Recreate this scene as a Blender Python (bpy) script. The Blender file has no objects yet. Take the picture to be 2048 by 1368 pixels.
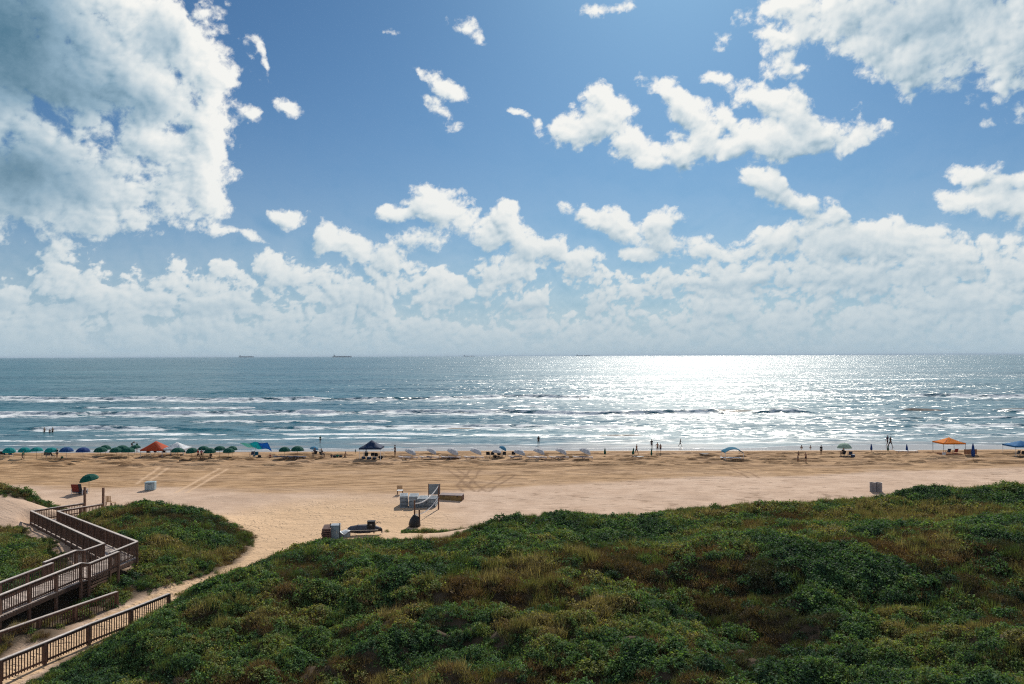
import bpy, bmesh, math, random
import numpy as np
from mathutils import Vector, Matrix, Euler

S = bpy.context.scene
COL = S.collection
R = math.radians
random.seed(7)
F_PX, CX, CY = 1479.0, 1024.0, 684.0          # the lens, in pixels of a 2048 wide frame
CAM_H = 16.0
PITCH, ROLL = R(1.065), R(0.196)

# ---------------------------------------------------------------- camera
fw = Vector((0, math.cos(PITCH), math.sin(PITCH)))
r0 = Vector((1, 0, 0)); u0 = Vector((0, -math.sin(PITCH), math.cos(PITCH)))
rt = r0 * math.cos(ROLL) - u0 * math.sin(ROLL)
up = u0 * math.cos(ROLL) + r0 * math.sin(ROLL)
cam = bpy.data.cameras.new('camera'); co = bpy.data.objects.new('camera', cam); COL.objects.link(co)
cam.sensor_width = 36.0; cam.lens = 36.0 * F_PX / 2048.0
cam.clip_start = 0.5; cam.clip_end = 200000.0
m = Matrix((rt, up, -fw)).transposed().to_4x4(); m.translation = Vector((0, 0, CAM_H))
co.matrix_world = m
S.camera = co

def ray(px, py):
    return fw + rt * ((px - CX) / F_PX) + up * ((CY - py) / F_PX)
def at(px, py, z):                            # point at height z seen at a pixel
    d = ray(px, py); t = (z - CAM_H) / d.z
    return Vector((d.x * t, d.y * t, z))
def at_y(px, Y):                              # x coordinate at distance Y
    d = ray(px, 900); return d.x / d.y * Y

S.view_settings.view_transform = 'Standard'
S.view_settings.look = 'None'
S.view_settings.exposure = 0.0
S.view_settings.gamma = 1.0
S.render.engine = 'CYCLES'
S.cycles.max_bounces = 6
S.cycles.diffuse_bounces = 3
S.cycles.glossy_bounces = 3
S.cycles.transmission_bounces = 3
S.cycles.transparent_max_bounces = 8
S.cycles.volume_bounces = 0
S.cycles.use_denoising = False
S.cycles.pixel_filter_type = 'BLACKMAN_HARRIS'; S.cycles.filter_width = 1.15
S.cycles.sample_clamp_indirect = 6.0

# ---------------------------------------------------------------- numpy noise
def _hash(ix, iy, s):
    h = (ix.astype(np.int64) * 374761393 + iy.astype(np.int64) * 668265263 + s * 1442695041) & 0xFFFFFFFF
    h = ((h ^ (h >> 13)) * 1274126177) & 0xFFFFFFFF
    h = h ^ (h >> 16)
    return (h & 0xFFFFFF) / float(0xFFFFFF)
def vnoise(x, y, s=0):
    x0 = np.floor(x); y0 = np.floor(y); fx = x - x0; fy = y - y0
    fx = fx * fx * fx * (fx * (fx * 6 - 15) + 10); fy = fy * fy * fy * (fy * (fy * 6 - 15) + 10)
    a = _hash(x0, y0, s); b = _hash(x0 + 1, y0, s); c = _hash(x0, y0 + 1, s); d = _hash(x0 + 1, y0 + 1, s)
    return (a + (b - a) * fx) * (1 - fy) + (c + (d - c) * fx) * fy
def fbm(x, y, o=4, s=0, g=0.5):
    t = 0; a = 1; n = 0
    for k in range(o):
        t = t + a * vnoise(x * 2 ** k + 17.3 * k, y * 2 ** k - 9.1 * k, s + k); n += a; a *= g
    return t / n
def sstep(a, b, x):
    t = np.clip((x - a) / (b - a), 0, 1); return t * t * (3 - 2 * t)

# ---------------------------------------------------------------- node helpers
def rgb(r, g, b):                             # 0-255 display colour to linear
    f = lambda c: (c / 255 / 12.92) if c / 255 <= 0.04045 else ((c / 255 + 0.055) / 1.055) ** 2.4
    return (f(r), f(g), f(b), 1)
class NT:
    def __init__(s, tree): s.t = tree; s.n = tree.nodes; s.l = tree.links
    def new(s, typ, **kw):
        n = s.n.new(typ)
        for k, v in kw.items(): setattr(n, k, v)
        return n
    def put(s, sock, v):
        if v is None: return
        if isinstance(v, bpy.types.NodeSocket): s.l.new(v, sock)
        else: sock.default_value = v
    def math(s, op, a, b=None, c=None, clamp=False):
        n = s.new('ShaderNodeMath', operation=op, use_clamp=clamp)
        s.put(n.inputs[0], a); s.put(n.inputs[1], b); s.put(n.inputs[2], c); return n.outputs[0]
    def vec(s, op, a, b=None, c=None, scale=None):
        n = s.new('ShaderNodeVectorMath', operation=op)
        s.put(n.inputs[0], a); s.put(n.inputs[1], b); s.put(n.inputs[2], c)
        if scale is not None: s.put(n.inputs['Scale'], scale)
        return n.outputs['Value'] if op in ('LENGTH', 'DOT_PRODUCT', 'DISTANCE') else n.outputs[0]
    def mix(s, f, a, b, blend='MIX'):
        n = s.new('ShaderNodeMix', data_type='RGBA', blend_type=blend)
        s.put(n.inputs[0], f); s.put(n.inputs[6], a); s.put(n.inputs[7], b); return n.outputs[2]
    def ramp(s, v, lo, hi, to0=0.0, to1=1.0, kind='SMOOTHSTEP'):
        n = s.new('ShaderNodeMapRange', interpolation_type=kind)
        s.put(n.inputs[0], v); s.put(n.inputs[1], lo); s.put(n.inputs[2], hi); s.put(n.inputs[3], to0); s.put(n.inputs[4], to1)
        return n.outputs[0]
    def noise(s, v, scale, detail=4, rough=0.5, dist=0.0, dim='3D', lac=2.0):
        n = s.new('ShaderNodeTexNoise', noise_dimensions=dim)
        s.put(n.inputs['Vector'], v); n.inputs['Scale'].default_value = scale; n.inputs['Detail'].default_value = detail
        n.inputs['Roughness'].default_value = rough; n.inputs['Distortion'].default_value = dist; n.inputs['Lacunarity'].default_value = lac
        return n
    def attr(s, name):
        return s.new('ShaderNodeAttribute', attribute_name=name)
    def xyz(s, x, y, z=0.0):
        n = s.new('ShaderNodeCombineXYZ'); s.put(n.inputs[0], x); s.put(n.inputs[1], y); s.put(n.inputs[2], z); return n.outputs[0]
def new_mat(name):
    m = bpy.data.materials.new(name); m.use_nodes = True; T = NT(m.node_tree)
    return m, T, T.n['Principled BSDF'], T.n['Material Output']
# ---------------------------------------------------------------- sun and sky
SUN_AZ, SUN_EL = R(13.5), R(36)
sl = bpy.data.lights.new('sun', 'SUN'); so = bpy.data.objects.new('sun', sl); COL.objects.link(so)
sl.energy = 5.0; sl.angle = R(0.5); sl.color = (1.0, 0.93, 0.82)
sd = Vector((math.sin(SUN_AZ) * math.cos(SUN_EL), math.cos(SUN_AZ) * math.cos(SUN_EL), math.sin(SUN_EL)))
so.rotation_euler = sd.to_track_quat('Z', 'Y').to_euler(); so.location = sd * 300

W = bpy.data.worlds.new('World'); S.world = W; W.use_nodes = True
T = NT(W.node_tree); bgn = T.n['Background']; wout = T.n['World Output']
sky = T.new('ShaderNodeTexSky', sky_type='NISHITA', sun_disc=False)
sky.sun_elevation = SUN_EL; sky.sun_rotation = SUN_AZ; sky.altitude = 0; sky.air_density = 1.0; sky.dust_density = 0.6; sky.ozone_density = 3.0
bgn.inputs[1].default_value = 0.075

def az_el(px, py):
    d = ray(px, py).normalized()
    return math.degrees(math.atan2(d.x, d.y)), math.degrees(math.asin(d.z))
D2 = 57.2958 / F_PX
# (cx, cy, rx, ry, rotation, weight) of each mass of cloud, in the frame's pixels, turned into directions below
CL = [
 # the big one, upper left
 (100, 20, 260, 110, 0, 1.15), (40, 110, 170, 90, -10, 1.0), (290, 50, 150, 100, 0, 1.1), (370, 90, 66, 110, 20, 1.05), (418, 175, 46, 75, 0, 1.0),
 (250, 160, 150, 70, 20, 1.1), (330, 200, 110, 70, 0, 1.0), (400, 260, 62, 110, 0, 1.05), (390, 360, 62, 80, 0, 1.0), (300, 270, 120, 60, 0, .95),
 (-10, 235, 60, 60, 10, 1.0), (40, 265, 70, 45, -25, .95), (100, 310, 110, 55, -20, 1.0), (60, 390, 170, 70, 0, 1.1), (220, 385, 170, 70, 0, 1.1), (220, 320, 90, 50, 0, .9), (330, 415, 100, 44, 0, .95),
 (-80, 100, 120, 160, 0, 1.0), (-80, 350, 150, 100, 0, 1.0), (450, 455, 70, 10, -14, .5), (485, 230, 36, 12, 20, .45),
 # small ones
 (584, 218, 36, 24, 0, .8), (575, 430, 42, 18, -5, .7), (524, 110, 34, 10, -60, .42), (905, 172, 62, 18, -24, .72), (880, 208, 38, 14, -30, .6), (944, 45, 32, 20, -20, .55), (1046, 222, 30, 10, -10, .5), (1090, 238, 12, 18, 0, .5), (925, 252, 16, 10, 0, .42),
 (1205, 12, 38, 14, 0, .5), (1437, 108, 16, 24, 20, .5), (1570, 122, 50, 16, 30, .45), (1620, 125, 22, 16, 0, .45), (765, 60, 20, 8, 0, .35),
 # centre right
 (1205, 238, 78, 50, 0, 1.0), (1180, 262, 60, 34, -15, .9), (1250, 288, 90, 34, -24, .95), (1215, 200, 28, 30, 10, .8), (1325, 190, 44, 30, -30, .95), (1355, 225, 66, 34, -35, 1.0), (1395, 268, 70, 48, -10, 1.0), (1370, 305, 45, 36, 0, .95),
 (1440, 165, 42, 14, -10, .75), (1510, 195, 60, 34, -25, 1.0), (1575, 230, 70, 44, -30, 1.0), (1520, 280, 120, 44, 0, 1.05), (1620, 278, 80, 34, 0, .95), (1700, 285, 56, 18, 16, .85), (1450, 245, 50, 20, -40, .8),
 (1305, 325, 50, 16, -10, .7),
 # small right of centre and below
 (1530, 385, 52, 24, -40, .85), (1590, 415, 58, 24, -25, .9), (1640, 440, 32, 30, 0, .75), (1495, 370, 14, 14, 0, .6), (1805, 438, 36, 14, -35, .75),
 # upper right
 (1560, 12, 80, 30, 0, .85), (1700, 20, 170, 50, 0, 1.0), (1830, 40, 190, 60, -8, 1.15), (1990, 50, 170, 76, -10, 1.2), (1650, 60, 60, 30, -40, .85), (1730, 95, 90, 36, -20, 1.05), (1805, 125, 66, 42, -20, 1.0), (1560, 66, 60, 12, -8, .7), (2010, 125, 56, 36, -30, .85), (2200, 90, 190, 120, 0, 1.1), (1965, 155, 20, 20, 0, .45),
 (1960, 345, 62, 20, -14, .85), (2060, 365, 80, 16, -8, .8), (1950, 395, 58, 30, -8, .85), (2050, 405, 100, 32, -4, .9),
 # the bank: raised heads
 (850, 410, 52, 36, 10, 1.0), (800, 428, 50, 26, 0, .85), (905, 440, 60, 36, -20, 1.0), (965, 480, 60, 34, -30, 1.0), (1000, 440, 32, 44, 0, .9), (1010, 425, 24, 20, 0, .75), (830, 480, 44, 30, 0, .7),
 (1160, 420, 50, 26, -15, .95), (1215, 440, 70, 34, -20, 1.0), (1320, 440, 64, 36, 0, 1.0), (1330, 475, 70, 36, -20, .95), (1280, 505, 46, 18, 0, .8), (1260, 465, 60, 26, 0, .8),
 (660, 490, 38, 34, 0, .95), (720, 505, 60, 36, -14, 1.0), (790, 530, 60, 40, 0, .95), (1040, 495, 46, 40, 0, .95), (1090, 500, 60, 36, 0, .95), (1160, 520, 56, 40, 0, .95), (1000, 545, 80, 40, 0, .9),
 (540, 522, 50, 28, -10, .95), (590, 552, 50, 36, -20, .9), (445, 530, 40, 24, -25, .9), (500, 560, 50, 22, -25, .8), (360, 525, 34, 10, 0, .55), (670, 580, 90, 50, 0, .95),
 (118, 500, 36, 34, 0, .95), (105, 545, 46, 56, 0, 1.0), (190, 545, 28, 28, 0, .85), (180, 580, 60, 40, 0, .95), (20, 590, 60, 36, 0, .9), (290, 580, 52, 46, 0, .95), (240, 590, 50, 36, 0, .9), (-60, 590, 60, 50, 0, .9), (150, 610, 200, 40, 0, .9),
 (420, 605, 70, 36, 0, .9), (520, 610, 80, 30, 0, .9), (880, 580, 90, 40, 0, .9),
 (1440, 500, 80, 36, 0, .95), (1540, 495, 80, 36, 0, 1.0), (1650, 500, 110, 44, 0, 1.05), (1780, 490, 120, 44, 0, 1.05), (1900, 510, 110, 44, -4, 1.05), (2000, 520, 80, 50, 0, 1.0), (2120, 540, 120, 60, 0, 1.0), (1700, 560, 300, 60, 0, 1.0), (1240, 580, 80, 36, 0, .9), (1350, 570, 90, 42, 0, .95),
 (1480, 565, 130, 48, 0, .95), (1960, 590, 190, 50, 0, .9),
]
def worley(x, y, s=0):
    x0 = np.floor(x); y0 = np.floor(y); best = np.full(x.shape, 9.0)
    for i in (-1, 0, 1):
        for j in (-1, 0, 1):
            cx = x0 + i; cy = y0 + j
            dx = cx + _hash(cx, cy, s) - x; dy = cy + _hash(cx, cy, s + 77) - y
            best = np.minimum(best, dx * dx + dy * dy)
    return np.sqrt(best)
def puffs(x, y, o, s=0, g=0.55):              # cauliflower heads: rounded cells on rounded cells
    t = 0; a = 1; n = 0
    for k in range(o):
        t = t + a * (1 - worley(x * 2.1 ** k + 5.3 * k, y * 2.1 ** k, s + k)) ; n += a; a *= g
    return t / n
STEP = 0.1
_r = random.Random(5)
for _ in range(46):
    x_ = _r.uniform(330, 1500); CL.append((x_, _r.uniform(535, 622), _r.uniform(24, 60), _r.uniform(16, 34), _r.uniform(-15, 15), _r.uniform(.7, .95)))
for _ in range(14):
    CL.append((_r.uniform(-60, 330), _r.uniform(575, 625), _r.uniform(24, 50), _r.uniform(16, 30), 0, _r.uniform(.7, .95)))
KR = 1.06
azs = np.arange(-60, 60.01, STEP); els = np.arange(-0.2, 34.01, STEP)
AZ, EL = np.meshgrid(azs, els)
wx = (fbm(AZ * .35, EL * .35, 5, 3) - .5) * 1.5 + (fbm(AZ * .09, EL * .09, 3, 9) - .5) * 1.6
wy = (fbm(AZ * .35, EL * .35, 5, 33) - .5) * 1.3 + (fbm(AZ * .09, EL * .09, 3, 39) - .5) * 1.2
Q, E = AZ + wx, EL + wy
F = np.full(AZ.shape, -1.2); THK = np.zeros(AZ.shape)
for (cx, cy, rx, ry, rot, wt) in CL:
    a, e = az_el(cx, cy); c_, s_ = math.cos(R(rot)), math.sin(R(rot))
    dx, dy = Q - a, E - e
    qx = (c_ * dx + s_ * dy) / (rx * D2 * KR); qy = (-s_ * dx + c_ * dy) / (ry * D2 * KR)
    f = wt * (1 - np.sqrt(qx * qx + qy * qy))
    h = np.clip(0.25 - np.abs(F - f), 0, None) / 0.25
    F = np.maximum(F, f) + h * h * h * 0.25 / 6
    THK += np.clip(f, 0, None) * min(rx, ry) / 60.0
band = np.minimum(1.58 - 0.38 * E + .5 * (fbm(AZ * .12, E * 0, 3, 15) - .5), 0.55)
F = np.maximum(F, band)
# the clouds' own relief
low = sstep(9.5, 6.0, EL)                      # farther cloud shows smaller heads
N1 = (fbm(AZ * .30 + wx * .1, EL * .38, 7, 21, .60) - .5) * (1 - low) + (fbm(AZ * .62 + wx * .2, EL * .80, 6, 22, .60) - .5) * low
PF = (puffs(Q * .38, E * .48, 5, 50) - .56) * (1 - low) + (puffs(Q * .95, E * 1.25, 4, 56) - .56) * low
D = F + 1.30 * N1 + 1.45 * PF - 0.04 - 0.12 * sstep(.3, -.3, F)
# how much cloud the sun's light has crossed before it reaches each point
SAZ, SEL = math.degrees(SUN_AZ), math.degrees(SUN_EL)
dirx, diry = SAZ - AZ, SEL - EL
L_ = np.sqrt(dirx ** 2 + diry ** 2) + 1e-6; dirx /= L_; diry /= L_
diry = np.maximum(diry, 0.55)
def sample(A, x, y):
    i = np.clip((x - azs[0]) / STEP, 0, len(azs) - 1.001); j = np.clip((y - els[0]) / STEP, 0, len(els) - 1.001)
    i0 = i.astype(int); j0 = j.astype(int); fi = i - i0; fj = j - j0
    return (A[j0, i0] * (1 - fi) + A[j0, i0 + 1] * fi) * (1 - fj) + (A[j0 + 1, i0] * (1 - fi) + A[j0 + 1, i0 + 1] * fi) * fj
dens = np.clip(D, 0, 1.6)
tau = np.zeros(AZ.shape); t = 0.0
for k in range(14):
    dt = 0.18 * 1.22 ** k; t += dt
    tau += sample(dens, AZ + dirx * t, EL + diry * t) * dt
through = np.exp(-0.30 * tau)
near = D - sample(D, AZ + dirx * .35, EL + diry * .35)
mid = D - sample(D, AZ + dirx * 1.1, EL + diry * 1.1)
soft = 1 - .35 * sstep(.5, 1.3, D)
lit = 0.55 + 0.36 * through + 0.46 * near * soft + 0.24 * mid * soft - 0.16 * sstep(.4, 1.6, D) * (1 - through)
lit = lit + (.74 - lit) * .38 * low
def cloud_shade(cx, cy, rx, ry, k):  # soft oval of shade, painted by hand into the clouds' brightness
    a, e = az_el(cx, cy); q = np.sqrt(((AZ - a) / (rx * D2)) ** 2 + ((EL - e) / (ry * D2)) ** 2)
    return k * (1 - sstep(0, 1, q))
for g_ in ((0, 70, 230, 200, .85), (180, 195, 230, 65, .46), (330, 80, 60, 70, .40), (20, 345, 190, 90, .75), (1900, 0, 300, 90, .34), (1050, 615, 260, 22, .22), (440, 615, 160, 20, .20), (110, 612, 150, 24, .24), (1500, 570, 260, 20, .16), (1850, 550, 220, 20, .18)):
    lit = lit * (1 - 1.15 * cloud_shade(*g_))
verts = []
RAD = 70000.0
ca, ce = np.radians(AZ).ravel(), np.radians(EL).ravel()
V = np.stack([RAD * np.sin(ca), RAD * np.cos(ca), RAD * np.tan(ce) + CAM_H * 0], 1)
def grid_mesh(name, V, nx, ny):               # ny rows of nx points
    me = bpy.data.meshes.new(name)
    idx = np.arange(nx * ny).reshape(ny, nx)
    q = np.stack([idx[:-1, :-1], idx[:-1, 1:], idx[1:, 1:], idx[1:, :-1]], -1).reshape(-1, 4)
    me.vertices.add(len(V)); me.vertices.foreach_set('co', V.astype(np.float32).ravel())
    me.loops.add(q.size); me.loops.foreach_set('vertex_index', q.astype(np.int32).ravel())
    me.polygons.add(len(q)); me.polygons.foreach_set('loop_start', np.arange(0, q.size, 4, dtype=np.int32))
    me.polygons.foreach_set('use_smooth', np.ones(len(q), bool))
    me.update(calc_edges=True); return me
def put_attr(me, name, A):
    a = me.attributes.new(name, 'FLOAT', 'POINT'); a.data.foreach_set('value', np.asarray(A, np.float32).ravel())
me = grid_mesh('sky', V, len(azs), len(els))
put_attr(me, 'dens', D); put_attr(me, 'lit', lit)
sky_ob = bpy.data.objects.new('sky', me); COL.objects.link(sky_ob); sky_ob['kind'] = 'structure'
cm = bpy.data.materials.new('cloud_cover'); cm.use_nodes = True; C = NT(cm.node_tree); C.n.clear()
pos = C.new('ShaderNodeNewGeometry').outputs['Position']
pd = C.vec('SCALE', pos, scale=57.2958 / RAD)
fn = C.noise(pd, 1.7, 6, 0.66, .4)
fa = C.math('SUBTRACT', fn.outputs['Fac'], 0.5)
dd = C.math('MULTIPLY_ADD', fa, 0.85, C.attr('dens').outputs['Fac'])
al = C.ramp(dd, -0.08, 0.42)
li = C.math('MULTIPLY_ADD', fa, 0.16, C.attr('lit').outputs['Fac'], clamp=True)
cr = C.new('ShaderNodeValToRGB'); C.l.new(li, cr.inputs[0])
cr.color_ramp.elements[0].position = 0.0; cr.color_ramp.elements[0].color = rgb(82, 122, 146)
cr.color_ramp.elements[1].position = 1.0; cr.color_ramp.elements[1].color = rgb(246, 246, 242)
for p, c in ((0.25, (140, 170, 190)), (0.5, (184, 202, 213)), (0.75, (222, 229, 231))):
    e = cr.color_ramp.elements.new(p); e.color = rgb(*c)
sz = C.new('ShaderNodeSeparateXYZ'); C.l.new(pd, sz.inputs[0])
hz = C.math('MULTIPLY', C.math('POWER', 2.718, C.math('MULTIPLY', C.math('MAXIMUM', sz.outputs[2], 0), -1 / 5.2)), 0.97)
colr = C.mix(hz, cr.outputs[0], rgb(172, 193, 205))
al = C.math('MAXIMUM', al, C.math('MULTIPLY', C.math('POWER', 2.718, C.math('MULTIPLY', C.math('MAXIMUM', sz.outputs[2], 0), -1 / 3.9)), 0.97))
em = C.new('ShaderNodeEmission'); C.l.new(colr, em.inputs[0])
tr = C.new('ShaderNodeBsdfTransparent'); mx = C.new('ShaderNodeMixShader')
C.l.new(al, mx.inputs[0]); C.l.new(tr.outputs[0], mx.inputs[1]); C.l.new(em.outputs[0], mx.inputs[2])
C.l.new(mx.outputs[0], C.new('ShaderNodeOutputMaterial').inputs[0])
cm.cycles.emission_sampling = 'NONE'
me.materials.append(cm)
# clear air behind the clouds, whitening towards the horizon
tc = T.new('ShaderNodeTexCoord'); sp = T.new('ShaderNodeSeparateXYZ'); T.l.new(tc.outputs['Generated'], sp.inputs[0])
el = T.math('MULTIPLY', T.math('MAXIMUM', sp.outputs[2], 0), 57.3)
bgh = T.new('ShaderNodeBackground'); bgh.inputs[0].default_value = rgb(166, 191, 210)
T.l.new(T.mix(1.0, sky.outputs[0], (.35, .62, .82, 1), 'MULTIPLY'), bgn.inputs[0])
hz = T.math('MULTIPLY', T.math('POWER', 2.718, T.math('MULTIPLY', el, -1 / 6.5)), 0.97)
# unseen broken cloud added outside the modelled sky, to brighten the shadows
cn = T.noise(T.vec('MULTIPLY', tc.outputs['Generated'], (1, 1, 2)), 2.2, 4, .6).outputs['Fac']
cmask = T.math('MULTIPLY', T.ramp(cn, .44, .60), T.ramp(sp.outputs[1], .25, -.1))
bgk = T.new('ShaderNodeBackground'); bgk.inputs[0].default_value = (.86, .90, .94, 1)
mk = T.new('ShaderNodeMixShader'); T.l.new(cmask, mk.inputs[0]); T.l.new(bgn.outputs[0], mk.inputs[1]); T.l.new(bgk.outputs[0], mk.inputs[2])
m2 = T.new('ShaderNodeMixShader'); T.l.new(hz, m2.inputs[0]); T.l.new(mk.outputs[0], m2.inputs[1]); T.l.new(bgh.outputs[0], m2.inputs[2])
T.l.new(m2.outputs[0], wout.inputs[0])
# ---------------------------------------------------------------- the line the boardwalk takes (top of rail points)
aL0, aL1 = at(207, 1087, 4.0), at(62, 1021.5, 2.15)
aR0, aR1 = at(274, 1083, 4.0), at(115, 1022, 2.15)
cL1, cR1 = at(168, 1006, 2.05), at(205, 1007.5, 2.05)
bK = [aL0, at(168, 1100.5, 4.0), at(152, 1100.3, 4.18), at(88, 1124.5, 4.15)]
bK2 = [at(105, 1125.5, 4.07), at(0, 1165, 4.05), at(-120, 1212, 4.05)]
bF1 = [aR0, at(220, 1105, 4.0)]
bF2 = [at(237, 1103, 4.05), at(178, 1127, 4.0), at(162, 1125.5, 4.16), at(0, 1190, 4.05), at(-160, 1256, 4.05)]
fD = [at(234, 1183, 2.45), at(150, 1211.5, 2.45), at(0, 1263, 2.5), at(-120, 1306, 2.5)]
fE = [at(338, 1187, 2.5), at(262, 1217, 2.48), at(178, 1248, 2.5), at(90, 1284, 2.5), at(0, 1320, 2.5), at(-110, 1366, 2.5)]
def mid(a, b): return (a + b) / 2
BSEG = [(mid(cL1, cR1), mid(aL1, aR1)), (mid(aL1, aR1), mid(aL0, aR0)), (mid(aL0, aR0), mid(bK[1], bF1[1])), (mid(bK[1], bF1[1]), mid(bK[3], bF2[2])), (mid(bK[3], bF2[2]), mid(bK2[2], bF2[4]))]
BOARD = [(p.x, p.y) for p in (cR1, aR1, aR0, bF1[1], bF2[2], bF2[4], bK2[2], bK[3], aL0, aL1, cL1)]
def board_gap(X, Y):                          # distance from the middle of the walk, and the deck height there
    best = np.full(np.shape(X), 1e9); zz = np.zeros(np.shape(X))
    for a, b in BSEG:
        ex, ey = b.x - a.x, b.y - a.y; t = np.clip(((X - a.x) * ex + (Y - a.y) * ey) / (ex * ex + ey * ey), 0, 1)
        d = np.hypot(X - a.x - t * ex, Y - a.y - t * ey); z = a.z + (b.z - a.z) * t - 1.07
        zz = np.where(d < best, z, zz); best = np.minimum(best, d)
    return best, zz
# ---------------------------------------------------------------- the lie of the land (metres; the camera stands at x=0, y=0)
def tps_fit(P, Z):
    P = np.array(P, float); n = len(P)
    d = np.sqrt(((P[:, None] - P[None]) ** 2).sum(-1)); K = np.where(d > 0, d * d * np.log(d + 1e-9), 0) + np.eye(n) * 2.0
    A = np.zeros((n + 3, n + 3)); A[:n, :n] = K; A[:n, n] = 1; A[:n, n + 1:] = P; A[n, :n] = 1; A[n + 1:, :n] = P.T
    w = np.linalg.solve(A, np.concatenate([Z, [0, 0, 0]])); return P, w
def tps_eval(M, X, Y):
    P, w = M; n = len(P); out = w[n] + w[n + 1] * X + w[n + 2] * Y
    for i in range(n):
        d2 = (X - P[i, 0]) ** 2 + (Y - P[i, 1]) ** 2
        out = out + w[i] * 0.5 * d2 * np.log(d2 + 1e-9)
    return out
def px_x(px, Y): return (px - 1024.0) / F_PX * Y
# crest of the big dune: (x, y, z)
CREST = [(-20.5, 44.0, 1.4), (-18.5, 50.2, 1.35), (-16.5, 56.1, 1.3), (-15.0, 58.0, 1.25), (-12, 58.2, 1.45), (-9.5, 57.6, 1.45), (-7.2, 57.2, 1.5), (-4.8, 57.8, 1.75), (-3.5, 59.5, 2.05), (-1, 61.4, 2.3),
         (4.5, 62.6, 2.7), (10, 61.8, 2.4), (14, 63.4, 2.8), (22, 64.3, 3.05), (29.2, 64.8, 3.15), (32, 65.1, 3.2), (37, 66.3, 3.95), (40.3, 65.8, 3.75), (43.7, 66.2, 4.15), (52, 66.5, 4.2), (64, 67, 4.2)]
cp = []
for x, y, z in CREST:
    if x > -15.5: cp.append((x, y, z)); cp.append((x, y + 4.5 + z * .8, 1.0))
    if x > -9: cp.append((x, y - 5, z - .45))
cp += [(-20.5, 44, 1.4), (-19.5, 50, 1.35), (-18.5, 55, 1.3), (-17.5, 60, 1.2), (-19, 64, 1.05), (-15, 66, 1.0), (-22.5, 38, 1.4), (-25, 34, 1.4), (-30, 30, 1.4)]
cp += [(-16, 47, 2.1), (-12, 52, 2.2), (-14, 40, 2.4), (-16, 34, 2.1), (-8, 46, 2.6), (-2, 52, 2.7), (0, 42, 2.9), (-6, 36, 2.7), (0, 30, 2.6), (8, 54, 2.5), (12, 46, 3.7), (16, 54, 2.4), (22, 48, 4.0), (30, 50, 4.1), (26, 57, 2.7),
       (38, 57, 3.4), (40, 50, 4.2), (10, 38, 2.3), (18, 38, 2.3), (28, 40, 2.7), (6, 32, 3.1), (16, 31, 3.2), (26, 32, 3.2), (50, 50, 4.2), (60, 45, 4.0), (44, 36, 3.5), (-18, 26, 2.0), (0, 20, 2.5), (30, 20, 3), (60, 25, 4), (-45, 25, 2.0), (62, 58, 4.2)]
# left dune, boardwalk hollow, far left dune
cp += [(-33.4, 65.0, 2.9), (-36.2, 65.0, 2.3), (-29.5, 65.2, 2.75), (-25.6, 63.6, 2.2), (-23.4, 61.5, 1.4), (-30, 60, 2.6), (-27, 56, 2.2), (-24, 58, 1.7), (-24.5, 51, 1.9), (-34, 70, 1.1), (-28, 70, 1.05), (-22, 66, 1.05), (-22.5, 47, 1.6),
       (-37.2, 60, 1.5), (-41.5, 66, 0.95), (-40, 71, 0.95), (-45, 71.5, 1.1), (-31, 54, 1.9), (-27.5, 48.5, 2.0), (-26, 43, 2.0), (-27, 37, 2.1), (-32, 48, 1.9), (-38, 52, 1.8), (-44, 56, 1.6), (-50, 50, 2.0), (-45, 42, 2.0), (-36, 40, 2.0),
       (-47.3, 71, 3.1), (-51, 71, 3.7), (-44.6, 70.5, 2.1), (-57, 71, 3.9), (-64, 71, 3.8), (-47.5, 77, 1.0), (-57, 78, 1.0), (-44, 63, 1.2), (-49, 63, 1.9), (-55, 60, 2.0)]
for x in range(-70, 75, 10): cp.append((x, 80, 1.0)); cp.append((x, 90, .92))
LAND = tps_fit([(a, b) for a, b, c in cp], np.array([c for a, b, c in cp]))
def beach_z(Y):
    return np.interp(Y, [-1e5, 78, 100, 113, 119, 123, 127, 134, 160, 400, 900, 1e6], [1, 1.0, .84, .62, .48, .27, .10, -.03, -.7, -5, -9, -9])
Xr_Y = [26, 33, 42, 45.5, 47.4, 50.6, 54.3, 56.5, 58.2, 60]; Xr_X = [-24.6, -22.3, -20.3, -20.2, -19.6, -18.3, -17.2, -16.3, -15.0, -13.0]
Xl_Y = [26, 33, 37.5, 42.5, 47.0, 49.5, 51.9, 53.3, 57.9, 61, 63]; Xl_X = [-26.0, -24.7, -23.7, -22.7, -21.6, -20.4, -19.9, -19.4, -20.1, -21.2, -24.0]
cX = [c[0] for c in CREST if c[0] > -15.5]; cY = [c[1] for c in CREST if c[0] > -15.5]
def veg_main(X, Y):                           # > 0 where the big dune is overgrown (metres from its edge)
    left = X - np.interp(Y, Xr_Y, Xr_X); back = np.interp(X, cX, cY) + 1.3 - Y
    back = back + (fbm(X * .35, Y * .35, 3, 61) - .5) * 2.0
    d = np.minimum(left + (fbm(X * .5, Y * .5, 3, 71) - .5) * 1.0, back)
    strip = .8 - np.hypot((X + 6.3) / 4.2, (Y - 63.6) / .8) + (fbm(X * 1.1, Y * 1.1, 2, 77) - .5) * 1.2   # thin growth by the net posts
    return np.maximum(d, strip)
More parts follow.
